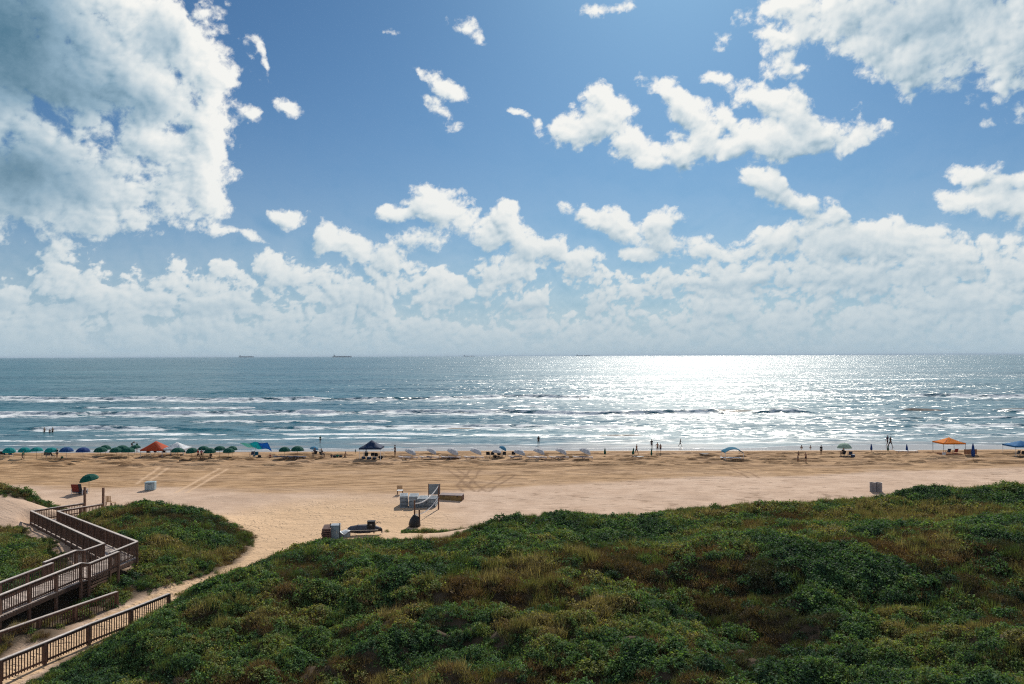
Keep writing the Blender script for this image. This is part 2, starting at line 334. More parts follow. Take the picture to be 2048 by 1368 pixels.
LD = [(-20.9, 61.2), (-22.4, 63.0), (-26, 65.4), (-30, 67), (-34, 67.2), (-37.2, 66.4), (-39.2, 66.6), (-38.6, 64.4), (-36.6, 62.2), (-31.5, 56.2), (-26.0, 50.0), (-24.0, 48.0), (-23.9, 44), (-24.0, 40), (-25.3, 33), (-30, 33), (-30, 30), (-26.4, 30), (-25.4, 33), (-24.4, 37.5), (-23.2, 42.5), (-21.5, 47.0), (-20.2, 49.5), (-19.8, 51.9), (-19.2, 53.3), (-20.0, 57.9)]
def poly_sd(poly, X, Y):                      # signed distance, > 0 inside
    d = np.full(np.shape(X), 1e9); ins = np.zeros(np.shape(X), bool); n = len(poly)
    for i in range(n):
        x0, y0 = poly[i]; x1, y1 = poly[(i + 1) % n]; ex, ey = x1 - x0, y1 - y0
        t = np.clip(((X - x0) * ex + (Y - y0) * ey) / (ex * ex + ey * ey + 1e-9), 0, 1)
        d = np.minimum(d, np.hypot(X - x0 - t * ex, Y - y0 - t * ey))
        c = ((y0 > Y) != (y1 > Y)) & (X < (x1 - x0) * (Y - y0) / (y1 - y0 + 1e-12) + x0); ins ^= c
    return np.where(ins, d, -d)
def veg_left(X, Y):
    return poly_sd(LD, X, Y) + (fbm(X * .5, Y * .5, 3, 81) - .5) * .8
FL = [(-27.0, 47.8), (-27.2, 42), (-27.6, 33), (-70, 26), (-75, 66), (-57, 66), (-50.5, 65.5), (-46.5, 63.6), (-43.0, 65.4), (-40.5, 62.6), (-36, 57.8), (-30, 51.0)]
FT = [(-42.8, 73.4), (-47, 74.6), (-52, 74.8), (-75, 74), (-75, 67.2), (-51, 67.6), (-48.5, 68.4), (-44.6, 70.4)]
def veg_far(X, Y):
    low = np.minimum(np.minimum(np.interp(Y, Xl_Y, Xl_X) - X, X + 29.5), 50.0 - Y)     # between the walk and the sandy path
    d = np.maximum(np.maximum(poly_sd(FL, X, Y), poly_sd(FT, X, Y)), low) + (fbm(X * .6, Y * .6, 3, 91) - .5) * 1.6
    return d
def veg_all(X, Y):
    return np.maximum(np.maximum(veg_main(X, Y), veg_left(X, Y)), veg_far(X, Y))
def land_z(X, Y):
    X = np.asarray(X, float); Y = np.asarray(Y, float)
    ex = sstep(75, 58, np.abs(X))
    inland = np.clip(tps_eval(LAND, np.clip(X, -72, 72), np.clip(Y, 15, 95)), .85, 6)
    k = sstep(84, 76, Y)
    z = inland * k + beach_z(Y) * (1 - k)
    v = sstep(-.3, 1.5, veg_all(X, Y)) * sstep(90, 80, Y)
    # hummocks under the plants: rounded heads with sharp hollows between them
    b1 = .55 * (1 - worley(X * .22 + fbm(X * .2, Y * .2, 2, 5) * 1.6, Y * .32 + fbm(X * .3, Y * .3, 2, 6), 11)) + 1.3 * fbm(X * .20 + Y * .05, Y * .34, 5, 14, .6) - .42; b2 = 1 - worley(X * .62, Y * .8, 12); b3 = fbm(X * .12, Y * .12, 3, 13) - .5
    inn = .42 + 1.0 * sstep(50, 38, Y) * sstep(-19.5, -16, X)
    z = z + v * (((b1 - .5) * 1.1 + (b2 - .5) * .5) * inn + b3 * 1.3 * sstep(62, 55, Y) - .05)
    dry = 1 - v
    z = z + dry * (fbm(X * .5, Y * .7, 4, 31) - .5) * .10 * sstep(124, 116, Y)
    # wrack and wind-blown lumps near the umbrellas
    lump = sstep(.50, .72, fbm(X * .30, Y * .85, 4, 41)) * sstep(98, 104, Y) * sstep(120.5, 115, Y)
    z = z + lump * .30
    z = z + sstep(.52, .7, fbm(X * .16, Y * .7, 3, 47)) * .10 * sstep(84, 92, Y) * sstep(106, 98, Y)
    bd, bz_ = board_gap(X, Y)
    return np.minimum(z, bz_ - .16 + np.clip(bd - 1.25, 0, None) * .9)
def ground_z(x, y): return float(land_z(np.array([x]), np.array([y]))[0])
def gp(px, py):                               # where the sight line of a pixel meets the ground
    d = ray(px, py); d = d / d.y
    ys = np.arange(26, 240, .1); X = d.x * ys; Zr = CAM_H + d.z * ys
    hit = np.nonzero(Zr <= land_z(X, ys))[0]
    y = ys[hit[0]] if len(hit) else 200
    return Vector((d.x * y, y, CAM_H + d.z * y))
gx = np.concatenate([[-44000, -12000, -2500, -700, -300], np.arange(-180, -64, 2.0), np.arange(-64, 66, .25), np.arange(66, 181, 2.0), [300, 700, 2500, 12000, 44000]])
gy = np.concatenate([[-3000, -400, -60, 0, 12, 20], np.arange(25, 128, .2), np.arange(128, 160, 2.0), [200, 300, 450, 900, 3000, 12000, 49500]])
GX, GY = np.meshgrid(gx, gy)
GZ = beach_z(GY)
_k = (GY > 24) & (GY < 128) & (np.abs(GX) < 200)
GZ[_k] = land_z(GX[_k], GY[_k])
gm = grid_mesh('ground', np.stack([GX.ravel(), GY.ravel(), GZ.ravel()], 1), len(gx), len(gy))
edgeY = np.interp(GX, [-90, -58, -45, -27, -12, 17, 45, 68, 120], [86, 88, 85, 80, 81, 90, 95, 99, 104]) + (fbm(GX * .08, GY * .2, 4, 101) - .5) * 7
brown = sstep(-2.0, 2.5, GY - edgeY) * sstep(125, 121, GY) * (0.55 + 0.9 * (fbm(GX * .045, GY * .25, 5, 103, .6)))
brown = np.clip(brown, 0, 1)
put_attr(gm, 'brown', brown)
wl = 122.6 + (fbm(GX * .03, GY * 0 + 3, 3, 111) - .5) * 3
put_attr(gm, 'wet', sstep(-2.2, .6, GY - wl))
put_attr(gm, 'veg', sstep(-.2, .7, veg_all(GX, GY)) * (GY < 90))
wrack = sstep(.54, .66, fbm(GX * .24, GY * 1.0, 5, 121, .62)) * sstep(94, 106, GY) * sstep(122, 117, GY)
wrack = np.maximum(wrack, .6 * sstep(.70, .76, fbm(GX * .8, GY * 1.5, 3, 127, .6)) * sstep(62, 68, GY) * sstep(112, 100, GY) * sstep(-8, 4, GX + 4))
put_attr(gm, 'wrack', wrack)
def seg_d(pts, X, Y):
    d = np.full(X.shape, 1e9)
    for (x0, y0), (x1, y1) in zip(pts, pts[1:]):
        ex, ey = x1 - x0, y1 - y0; t = np.clip(((X - x0) * ex + (Y - y0) * ey) / (ex * ex + ey * ey), 0, 1)
        d = np.minimum(d, np.hypot(X - x0 - t * ex, Y - y0 - t * ey))
    return d
def P2(px, py): v = at(px, py, .95); return (v.x, v.y)
light_t = np.zeros(GX.shape); dark_t = np.zeros(GX.shape)
for a, b in (((447, 936), (362, 986)), ((327, 934), (283, 968))):
    p0, p1 = P2(*a), P2(*b)
    for o in (-.6, .6):
        light_t = np.maximum(light_t, sstep(.30, .05, seg_d([(p0[0] + o, p0[1]), (p1[0] + o, p1[1])], GX, GY)))
for path in ([(905, 938), (925, 952), (945, 972), (962, 984)], [(950, 938), (940, 955), (925, 970), (938, 984)], [(1020, 950), (1000, 962), (980, 972), (968, 984)], [(1455, 935), (1490, 945), (1508, 955)], [(1290, 938), (1240, 940), (1190, 947)]):
    pp = [P2(*q) for q in path]
    for o in (-.65, .65):
        dark_t = np.maximum(dark_t, sstep(.30, .05, seg_d([(x + o, y) for x, y in pp], GX, GY)))
put_attr(gm, 'track', light_t); put_attr(gm, 'rut', dark_t * (.6 + .4 * fbm(GX, GY, 2, 5)))
pathd = (np.interp(GY, Xl_Y, Xl_X) < GX) & (GX < np.interp(GY, Xr_Y, Xr_X)) & (GY < 64)
foot = np.maximum(pathd * 1.0, sstep(14, 6, np.hypot((GX + 17) * .9, (GY - 66) * .8)))
put_attr(gm, 'foot', foot)
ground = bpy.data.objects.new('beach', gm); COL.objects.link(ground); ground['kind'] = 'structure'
mt, T, bs, out = new_mat('sand')
pos = T.new('ShaderNodeNewGeometry').outputs['Position']
A = lambda n: T.attr(n).outputs['Fac']
n1 = T.noise(pos, .35, 6, .6).outputs['Fac']; n2 = T.noise(T.vec('MULTIPLY', pos, (.35, 1.6, 1)), .9, 6, .65).outputs['Fac']; n3 = T.noise(pos, 9, 3, .7).outputs['Fac']
base = T.mix(T.ramp(n1, .3, .7), (.46, .325, .235, 1), (.57, .42, .315, 1))
base = T.mix(T.math('MULTIPLY', A('foot'), .7), base, (.60, .41, .24, 1))
br = T.mix(T.ramp(n2, .3, .68), (.20, .115, .055, 1), (.50, .325, .185, 1))
base = T.mix(A('brown'), base, br)
base = T.mix(T.math('MULTIPLY', A('track'), .85), base, (.62, .43, .28, 1))
base = T.mix(T.math('MULTIPLY', A('rut'), .75), base, (.16, .09, .05, 1))
base = T.mix(T.math('MULTIPLY', A('wrack'), .75), base, (.11, .058, .026, 1))
base = T.mix(T.math('MULTIPLY', T.ramp(n3, .6, .78), .25), base, (.2, .13, .08, 1))
base = T.mix(T.math('MULTIPLY', A('wet'), .9), base, (.17, .12, .10, 1))
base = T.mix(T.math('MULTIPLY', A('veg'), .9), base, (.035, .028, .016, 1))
T.l.new(base, bs.inputs['Base Color'])
T.l.new(T.ramp(A('wet'), .3, 1, .95, .16), bs.inputs['Roughness'])
T.l.new(T.ramp(A('wet'), .3, 1, .1, .6), bs.inputs['Specular IOR Level'])
vo = T.new('ShaderNodeTexVoronoi', feature='SMOOTH_F1'); wpos = T.vec('MULTIPLY_ADD', T.noise(pos, .9, 3, .6).outputs['Color'], (1.6, 1.6, 0), pos); T.l.new(T.vec('MULTIPLY', wpos, (1, 1, .1)), vo.inputs['Vector']); vo.inputs['Scale'].default_value = 2.6; vo.inputs['Smoothness'].default_value = .5
h = T.math('MULTIPLY', T.math('MULTIPLY', T.ramp(vo.outputs['Distance'], .05, .5), T.ramp(n1, .35, .62, .25, 1.1)), T.math('MULTIPLY_ADD', A('foot'), .70, .12))
h = T.math('MULTIPLY_ADD', n2, .9, h); h = T.math('MULTIPLY_ADD', n3, .25, h)
h = T.math('MULTIPLY', h, T.ramp(A('wet'), 0, 1, 1, .05))
bp = T.new('ShaderNodeBump'); bp.inputs['Distance'].default_value = .14; bp.inputs['Strength'].default_value = .9; T.l.new(h, bp.inputs['Height'])
T.l.new(bp.outputs[0], bs.inputs['Normal'])
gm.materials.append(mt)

# ---------------------------------------------------------------- sea
sy = [122.0]
while sy[-1] < 48500: sy.append(sy[-1] + (0.45 if sy[-1] < 300 else .45 + (sy[-1] - 300) * .006))
sy = np.array(sy); st = np.linspace(-1, 1, 760)
TT, SY = np.meshgrid(st, sy); SX = TT * np.minimum(SY * .95 + 30, 43000)
near = sstep(700, 260, SY)
wob = (fbm(SX * .012, SY * .004, 3, 201) - .5) * 22
SZ = (fbm(SX * .09, SY * .30, 4, 203) - .5) * .55 * near * sstep(134, 175, SY)
foam = np.zeros(SX.shape)
# breakers: (distance, strength, foam depth, seed)
for Yb, hgt, fd, sd_, lo, hi in ((275, .95, 24, 1, .40, .52), (228, .45, 4, 9, .56, .66), (203, .85, 17, 2, .30, .48), (181, .4, 3, 3, .54, .66), (164, .45, 9, 4, .42, .54), (150, .18, 4, 5, .46, .58), (142, .10, 3, 6, .42, .56)):
    yb = Yb + wob * (Yb / 260) + (fbm(SX * .03, SY * 0 + sd_, 3, 210 + sd_) - .5) * 12 * (Yb / 200)
    s_ = SY - yb; on = sstep(lo, hi, fbm(SX * .018 + sd_ * 7, SY * 0 + sd_ * 3.3, 3, 230 + sd_, .6) + .10 * sstep(60, -80, SX))
    w_ = .012 * Yb
    SZ = SZ + 1.25 * hgt * on * np.where(s_ > 0, np.exp(-(s_ / (w_ * 1.6)) ** 2), np.exp(-(s_ / (w_ * .5)) ** 2))
    foam = np.maximum(foam, on * sstep(1.5, -.8, s_) * sstep(-fd * 1.2, 0, s_) * (.25 + 1.05 * fbm(SX * .10, SY * .35, 4, 250 + sd_, .6)))
rip = sstep(134, 129, SY)
edge = 127.5 + (fbm(SX * .035, SY * 0 + 2, 4, 271, .55) - .5) * 9     # the swash line on the sand
foam = np.maximum(foam, .9 * sstep(.55, .1, np.abs(SY - edge - .3)))
edge2 = 135 + (fbm(SX * .03, SY * 0 + 8, 4, 275, .55) - .5) * 9
foam = np.maximum(foam, .8 * sstep(.7, .15, np.abs(SY - edge2)) * sstep(.4, .6, fbm(SX * .03, SY * 0 + 1, 2, 279)))
SZ = SZ * sstep(130, 150, SY)
for qx, qy, rx_, ry_ in ((1452, 823, 12, 2.6), (1845, 822, 8, 2), (2035, 822, 8, 2), (150, 858, 14, 2), (390, 862, 9, 1.4)):
    q_ = at(qx, qy, 0); SZ = SZ + .55 * np.exp(-((SX - q_.x) / rx_) ** 4 - ((SY - q_.y - 1) / ry_) ** 2)
bz = beach_z(SY)
film = np.clip(bz + .015, 0.0, 1)             # the last wave runs up the sand as a thin sheet
SZ = np.where(SY > edge, np.maximum(SZ, film), bz - .25)
sm = grid_mesh('sea', np.stack([SX.ravel(), SY.ravel(), SZ.ravel()], 1), len(st), len(sy))
put_attr(sm, 'foam', foam)
silt = np.zeros(SX.shape)
for qx, qy, rx_, ry_ in ((1452, 823, 9.5, 3.4), (1845, 822, 6, 2.2), (2035, 822, 6, 2.6), (920, 857, 3.5, 1.4), (1560, 818, 7, 1.4), (1240, 872, 5, .8)):
    q_ = at(qx, qy, 0); e_ = np.sqrt(((SX - q_.x) / rx_) ** 2 + ((SY - q_.y) / ry_) ** 2); silt = np.maximum(silt, sstep(1.15, .6, e_ + (fbm(SX * .4, SY * .4, 3, 290) - .5) * .5))
foam = foam * (1 - silt)
put_attr(sm, 'silt', silt)
put_attr(sm, 'shoal', sstep(150, 128, SY) )
sea = bpy.data.objects.new('sea', sm); COL.objects.link(sea); sea['kind'] = 'structure'
mt, T, bs, out = new_mat('sea_water')
geo = T.new('ShaderNodeNewGeometry'); pos = geo.outputs['Position']
sepp = T.new('ShaderNodeSeparateXYZ'); T.l.new(pos, sepp.inputs[0])
def slope(sx, sy_, sc, det, rough, amp, off):
    n = T.noise(T.vec('MULTIPLY_ADD', pos, (sx, sy_, .3), (off, off * 2, 0)), sc, det, rough)
    return T.vec('SCALE', T.vec('SUBTRACT', n.outputs['Color'], (.5, .5, .5)), scale=amp)
calm = T.ramp(sepp.outputs[1], 128, 150, .25, 1.0)
sv = T.vec('ADD', slope(.35, 1.1, .9, 5, .62, 1.85, 3), slope(.25, 1.0, .16, 4, .6, .85, 40))
sv = T.vec('ADD', sv, slope(.2, 1.0, .02, 3, .6, .5, 90))
sv = T.vec('SCALE', sv, scale=calm)
sv = T.vec('MULTIPLY', sv, (1.35, .90, 0))
N = T.vec('NORMALIZE', T.vec('ADD', T.vec('ADD', geo.outputs['Normal'], sv), (0, 0, 0)))
T.l.new(N, bs.inputs['Normal'])
big = T.noise(T.vec('MULTIPLY', pos, (.3, 1, 0)), .012, 4, .6).outputs['Fac']
deep = T.mix(T.ramp(big, .35, .7), (.012, .092, .128, 1), (.022, .128, .165, 1))
base = T.mix(T.math('MULTIPLY', T.attr('shoal').outputs['Fac'], .6), deep, T.mix(T.ramp(T.noise(T.vec('MULTIPLY', pos, (.3, 1, 1)), .12, 3, .6).outputs['Fac'], .42, .58), (.06, .12, .15, 1), (.26, .19, .16, 1)))
fn = T.noise(T.vec('MULTIPLY', pos, (.35, 1.0, 1)), .75, 7, .72).outputs['Fac']
fm = T.ramp(T.math('MULTIPLY_ADD', T.math('SUBTRACT', fn, .5), 2.6, T.attr('foam').outputs['Fac']), .38, .85)
base = T.mix(fm, base, (.72, .76, .78, 1))
slt = T.attr('silt').outputs['Fac']
base = T.mix(T.math('MULTIPLY', slt, .9), base, (.16, .115, .075, 1))
T.l.new(base, bs.inputs['Base Color'])
bs.inputs['IOR'].default_value = 1.33
T.l.new(T.ramp(slt, 0, 1, .42, .12), bs.inputs['Specular IOR Level'])
T.l.new(T.ramp(fm, 0, 1, .29, .8), bs.inputs['Roughness'])
sm.materials.append(mt)
# ---------------------------------------------------------------- dune plants
rng = np.random.default_rng(11)
def leaf_material(name, cols, trans=.35, rough=.75):
    mt, T, bs, out = new_mat(name)
    geo = T.new('ShaderNodeNewGeometry'); pos = geo.outputs['Position']
    tn = T.new('ShaderNodeAttribute', attribute_name='tone', attribute_type='INSTANCER').outputs['Fac']
    oi = T.new('ShaderNodeObjectInfo').outputs['Random']
    f = T.math('MULTIPLY_ADD', T.math('SUBTRACT', T.noise(pos, 1.7, 3, .6).outputs['Fac'], .5), 1.1, tn)
    f = T.math('MULTIPLY_ADD', T.math('SUBTRACT', oi, .5), .22, f)
    cr = T.new('ShaderNodeValToRGB'); T.l.new(f, cr.inputs[0])
    els = cr.color_ramp.elements; els[0].position = 0; els[0].color = (*cols[0], 1); els[1].position = 1; els[1].color = (*cols[-1], 1)
    for i, c in enumerate(cols[1:-1]): e = els.new((i + 1) / (len(cols) - 1)); e.color = (*c, 1)
    lv = T.math('MULTIPLY', T.ramp(T.noise(pos, 16, 2, .6).outputs['Fac'], .3, .7, .6, 1.45), T.ramp(geo.outputs['Random Per Island'], 0, 1, .55, 1.5))
    col = T.vec('SCALE', cr.outputs[0], scale=lv)
    T.l.new(col, bs.inputs['Base Color']); bs.inputs['Roughness'].default_value = rough; bs.inputs['Specular IOR Level'].default_value = .12
    tl = T.new('ShaderNodeBsdfTranslucent'); T.l.new(T.vec('MULTIPLY', col, (1.25, 1.3, .5)), tl.inputs[0])
    mx = T.new('ShaderNodeMixShader'); mx.inputs[0].default_value = trans
    T.l.new(bs.outputs[0], mx.inputs[1]); T.l.new(tl.outputs[0], mx.inputs[2]); T.l.new(mx.outputs[0], out.inputs[0])
    return mt
M_leaf = leaf_material('leaf_green', [(.040, .080, .044), (.064, .128, .054), (.102, .170, .060), (.168, .185, .064), (.22, .18, .08)])
M_olive = leaf_material('stem_brown', [(.055, .060, .036), (.105, .078, .046), (.155, .095, .052), (.190, .140, .080)], .25)
M_grass = leaf_material('grass_blade', [(.055, .090, .035), (.100, .125, .045), (.165, .150, .070), (.24, .19, .11)], .3)
def quads(C, U, Vv):                          # leaf quads from centres and half axes
    n = len(C); P = np.stack([C - U, C - .15 * U + Vv, C + U, C - .15 * U - Vv], 1).reshape(-1, 3)
    me = bpy.data.meshes.new('clump'); me.vertices.add(4 * n); me.vertices.foreach_set('co', P.astype(np.float32).ravel())
    me.loops.add(4 * n); me.loops.foreach_set('vertex_index', np.arange(4 * n, dtype=np.int32))
    me.polygons.add(n); me.polygons.foreach_set('loop_start', np.arange(0, 4 * n, 4, dtype=np.int32)); me.update(calc_edges=True); return me
def unit(v): return v / (np.linalg.norm(v, axis=1, keepdims=True) + 1e-9)
def leafy(n, r, h, size, seed):
    g = np.random.default_rng(seed)
    # leaves gathered in sprigs over a domed crown
    ns = n // 9; a = g.uniform(0, 6.283, ns); rr = np.sqrt(g.uniform(0, 1, ns)) * r
    rr *= 1 + .25 * np.sin(a * 3 + seed)
    hz = h * np.sqrt(np.clip(1 - (rr / (r * 1.3)) ** 2, 0, 1)) * g.uniform(.45, 1.15, ns)
    S_ = np.stack([rr * np.cos(a), rr * np.sin(a), hz], 1)
    C = np.repeat(S_, 9, 0) + g.normal(0, 1, (ns * 9, 3)) * np.array([.055, .055, .05]) * (size / .05)
    nrm = unit(C * np.array([1, 1, .4]) * .9 + np.array([0, 0, .5]) + g.normal(0, .45, C.shape))
    t = unit(np.cross(nrm, g.normal(0, 1, C.shape))); b = np.cross(nrm, t)
    s = size * g.uniform(.6, 1.35, (len(C), 1))
    return quads(C, t * s, b * s * .62)
def blades(n, r, h, w, lean, seed, tuft=1):
    g = np.random.default_rng(seed)
    a = g.uniform(0, 6.283, n); rr = np.sqrt(g.uniform(0, 1, n)) * r
    B = np.stack([rr * np.cos(a), rr * np.sin(a), np.zeros(n)], 1)
    d = unit(np.stack([g.normal(0, lean, n), g.normal(0, lean, n), np.ones(n)], 1)) * (h * g.uniform(.4, 1.1, (n, 1)))
    s = unit(np.cross(d, g.normal(0, 1, (n, 3)))) * w
    return quads(B + d * .5, d * .5, s)
def join(meshes, name, mats):
    bm = bmesh.new()
    for i, me in enumerate(meshes):
        k = len(bm.faces); bm.from_mesh(me); bm.faces.ensure_lookup_table()
        for f in bm.faces[k:]: f.material_index = i
    o = bpy.data.meshes.new(name); bm.to_mesh(o); bm.free()
    for m_ in mats: o.materials.append(m_)
    return o
pc = bpy.data.collections.new('plant_kinds')
kinds = []
for i in range(4): kinds.append(join([leafy(300, .46, .27 + .04 * i, .054, 20 + i), blades(22, .42, .50, .008, .45, 30 + i)], 'leafy_clump', [M_leaf, M_olive]))
for i in range(2): kinds.append(join([leafy(150, .44, .26, .030, 40 + i), blades(150, .44, .42, .010, .50, 44 + i)], 'woody_clump', [M_olive, M_olive]))
for i in range(2): kinds.append(join([blades(120, .34, .70, .009, .34, 50 + i), leafy(60, .3, .2, .035, 55 + i)], 'grass_clump', [M_grass, M_leaf]))
kinds.append(join([leafy(420, .50, .42, .058, 60)], 'broad_clump', [M_leaf]))
for i, me in enumerate(kinds):
    o = bpy.data.objects.new('kind_%02d' % i, me); pc.objects.link(o)
def scatter(fn, box, dens, seed):
    g = np.random.default_rng(seed)
    n = int((box[1] - box[0]) * (box[3] - box[2]) * dens)
    X = g.uniform(box[0], box[1], n); Y = g.uniform(box[2], box[3], n)
    k = np.abs(X) < .72 * Y + 9; X, Y = X[k], Y[k]
    d = fn(X, Y); k = (d > 0) & (g.uniform(0, 1, len(X)) < sstep(-.1, .8, d) * .8 + .2); X, Y, d = X[k], Y[k], d[k]
    k = board_gap(X, Y)[0] > 1.12
    X, Y, d = X[k], Y[k], d[k]
    p1 = fbm(X * .16, Y * .20, 4, 301, .55); p2 = fbm(X * .20, Y * .26, 3, 305, .55); p3 = fbm(X * .55, Y * .7, 3, 311)
    kind = g.integers(0, 4, len(X))
    woody = (p1 + g.normal(0, .05, len(X))) > .56
    kind = np.where(woody, g.integers(4, 6, len(X)), kind)
    kind = np.where((p2 > .60) & ~woody, 8, kind)
    edge = (d < 1.8) | (p2 < .34)
    kind = np.where(edge & (g.uniform(0, 1, len(X)) < .30), g.integers(6, 8, len(X)), kind)
    mixed = g.uniform(0, 1, len(X)) < .20
    kind = np.where(mixed, g.integers(0, 8, len(X)), kind)
    tone = np.clip(.38 + (p3 - .5) * 1.3 + (p2 - .5) * -1.2 + g.normal(0, .06, len(X)), 0, 1)
    tone = np.where(edge, tone + .12, tone)
    Z = land_z(X, Y) - .07
    sc = g.uniform(.65, 1.25, len(X)) * (0.55 + .60 * sstep(0, 2.5, d)) * (1 + .35 * (p3 - .5))
    nr = sstep(44, 34, Y)                        # near plants are drawn finer and closer together
    sc = sc * (1 - .25 * nr)
    return X, Y, Z, kind, tone, sc, g.uniform(0, 6.283, len(X))
def plant_bed(name, label, parts):
    X, Y, Z, K, TN, SC, RO = [np.concatenate(a) for a in zip(*parts)]
    me = bpy.data.meshes.new(name); me.vertices.add(len(X)); me.vertices.foreach_set('co', np.stack([X, Y, Z], 1).astype(np.float32).ravel())
    put_attr(me, 'tone', TN); put_attr(me, 'size', SC); put_attr(me, 'turn', RO)
    a = me.attributes.new('kind', 'INT', 'POINT'); a.data.foreach_set('value', K.astype(np.int32))
    o = bpy.data.objects.new(name, me); COL.objects.link(o)
    g = bpy.data.node_groups.new(name, 'GeometryNodeTree')
    g.interface.new_socket('Geometry', in_out='INPUT', socket_type='NodeSocketGeometry'); g.interface.new_socket('Geometry', in_out='OUTPUT', socket_type='NodeSocketGeometry')
    N_ = g.nodes; L = g.links
    gi = N_.new('NodeGroupInput'); go = N_.new('NodeGroupOutput'); ci = N_.new('GeometryNodeCollectionInfo'); ci.inputs[0].default_value = pc; ci.inputs[1].default_value = True; ci.inputs[2].default_value = True
    ip = N_.new('GeometryNodeInstanceOnPoints'); ip.inputs['Pick Instance'].default_value = True
    def na(n_, t='FLOAT'):
        x = N_.new('GeometryNodeInputNamedAttribute'); x.data_type = t; x.inputs[0].default_value = n_; return x.outputs[0]
    mp = N_.new('GeometryNodeMeshToPoints')
    L.new(gi.outputs[0], mp.inputs[0]); L.new(mp.outputs[0], ip.inputs['Points']); L.new(ci.outputs[0], ip.inputs['Instance'])
    L.new(na('kind', 'INT'), ip.inputs['Instance Index'])
    cx = N_.new('ShaderNodeCombineXYZ'); L.new(na('turn'), cx.inputs[2]); L.new(cx.outputs[0], ip.inputs['Rotation'])
    L.new(na('size'), ip.inputs['Scale']); L.new(ip.outputs[0], go.inputs[0])
    md = o.modifiers.new('plants', 'NODES'); md.node_group = g
    o['kind'] = 'stuff'; o['label'] = label; o['category'] = 'plants'
    return o
plant_bed('ground_cover', 'dense low green and brown shrubs covering the big dune in the foreground',
          [scatter(veg_main, (-27, 72, 27, 70), 7.2, 1), scatter(veg_main, (-27, 42, 27, 44), 4.0, 2)])
plant_bed('ground_cover', 'low green shrubs covering the rounded dune between the boardwalk and the sandy path', [scatter(veg_left, (-40, -20, 36, 69), 7.5, 3)])
plant_bed('ground_cover', 'low shrubs and grass on the left side of the boardwalk and on the far left dune', [scatter(veg_far, (-72, -24, 26, 76), 6.5, 4)])
# ---------------------------------------------------------------- building things
def simple(name, col, rough=.7, var=.25, scale=6, metal=0, trans=0, stretch=(1, 1, 1)):
    mt, T, bs, out = new_mat(name)
    tc = T.new('ShaderNodeTexCoord').outputs['Object']
    n = T.noise(T.vec('MULTIPLY', tc, stretch), scale, 5, .65).outputs['Fac']
    isl = T.new('ShaderNodeNewGeometry').outputs['Random Per Island']
    c = T.vec('SCALE', (col[0], col[1], col[2]), scale=T.math('MULTIPLY', T.ramp(n, .25, .75, 1 - var, 1 + var), T.ramp(isl, 0, 1, 1 - var * .7, 1 + var * .7)))
    T.l.new(c, bs.inputs['Base Color']); bs.inputs['Roughness'].default_value = rough; bs.inputs['Metallic'].default_value = metal
    bs.inputs['Specular IOR Level'].default_value = .3
    if trans:
        tl = T.new('ShaderNodeBsdfTranslucent'); T.l.new(c, tl.inputs[0]); mx = T.new('ShaderNodeMixShader'); mx.inputs[0].default_value = trans
        T.l.new(bs.outputs[0], mx.inputs[1]); T.l.new(tl.outputs[0], mx.inputs[2]); T.l.new(mx.outputs[0], out.inputs[0])
    return mt
MATS = {}
def cloth(name, col, trans=.35):
    if name not in MATS: MATS[name] = simple(name, col, .85, .14, 3, trans=trans)
    return MATS[name]
M_wood = simple('weathered_wood', (.105, .058, .040), .85, .55, 5, stretch=(3, 3, .5))
M_deck = simple('deck_boards', (.40, .33, .29), .85, .35, 4)
M_cap = simple('rail_cap_wood', (.50, .44, .40), .8, .25, 5)
M_pole = simple('pole_metal', (.55, .55, .55), .4, .1, 5, metal=.6)
M_polew = simple('pole_wood', (.40, .27, .16), .7, .2, 5)
M_white = simple('white_plastic', (.70, .72, .74), .5, .12, 4)
M_dark = simple('dark_fabric', (.022, .026, .036), .8, .3, 6)
M_navy = simple('navy_fabric', (.020, .040, .095), .8, .2, 6)
M_black = simple('black_plastic', (.015, .015, .017), .5, .3, 6)
M_skin = simple('skin', (.30, .165, .105), .6, .1, 6)
M_skin2 = simple('tanned_skin', (.17, .085, .05), .6, .1, 6)
M_hair = simple('hair', (.025, .017, .012), .8, .2, 10)
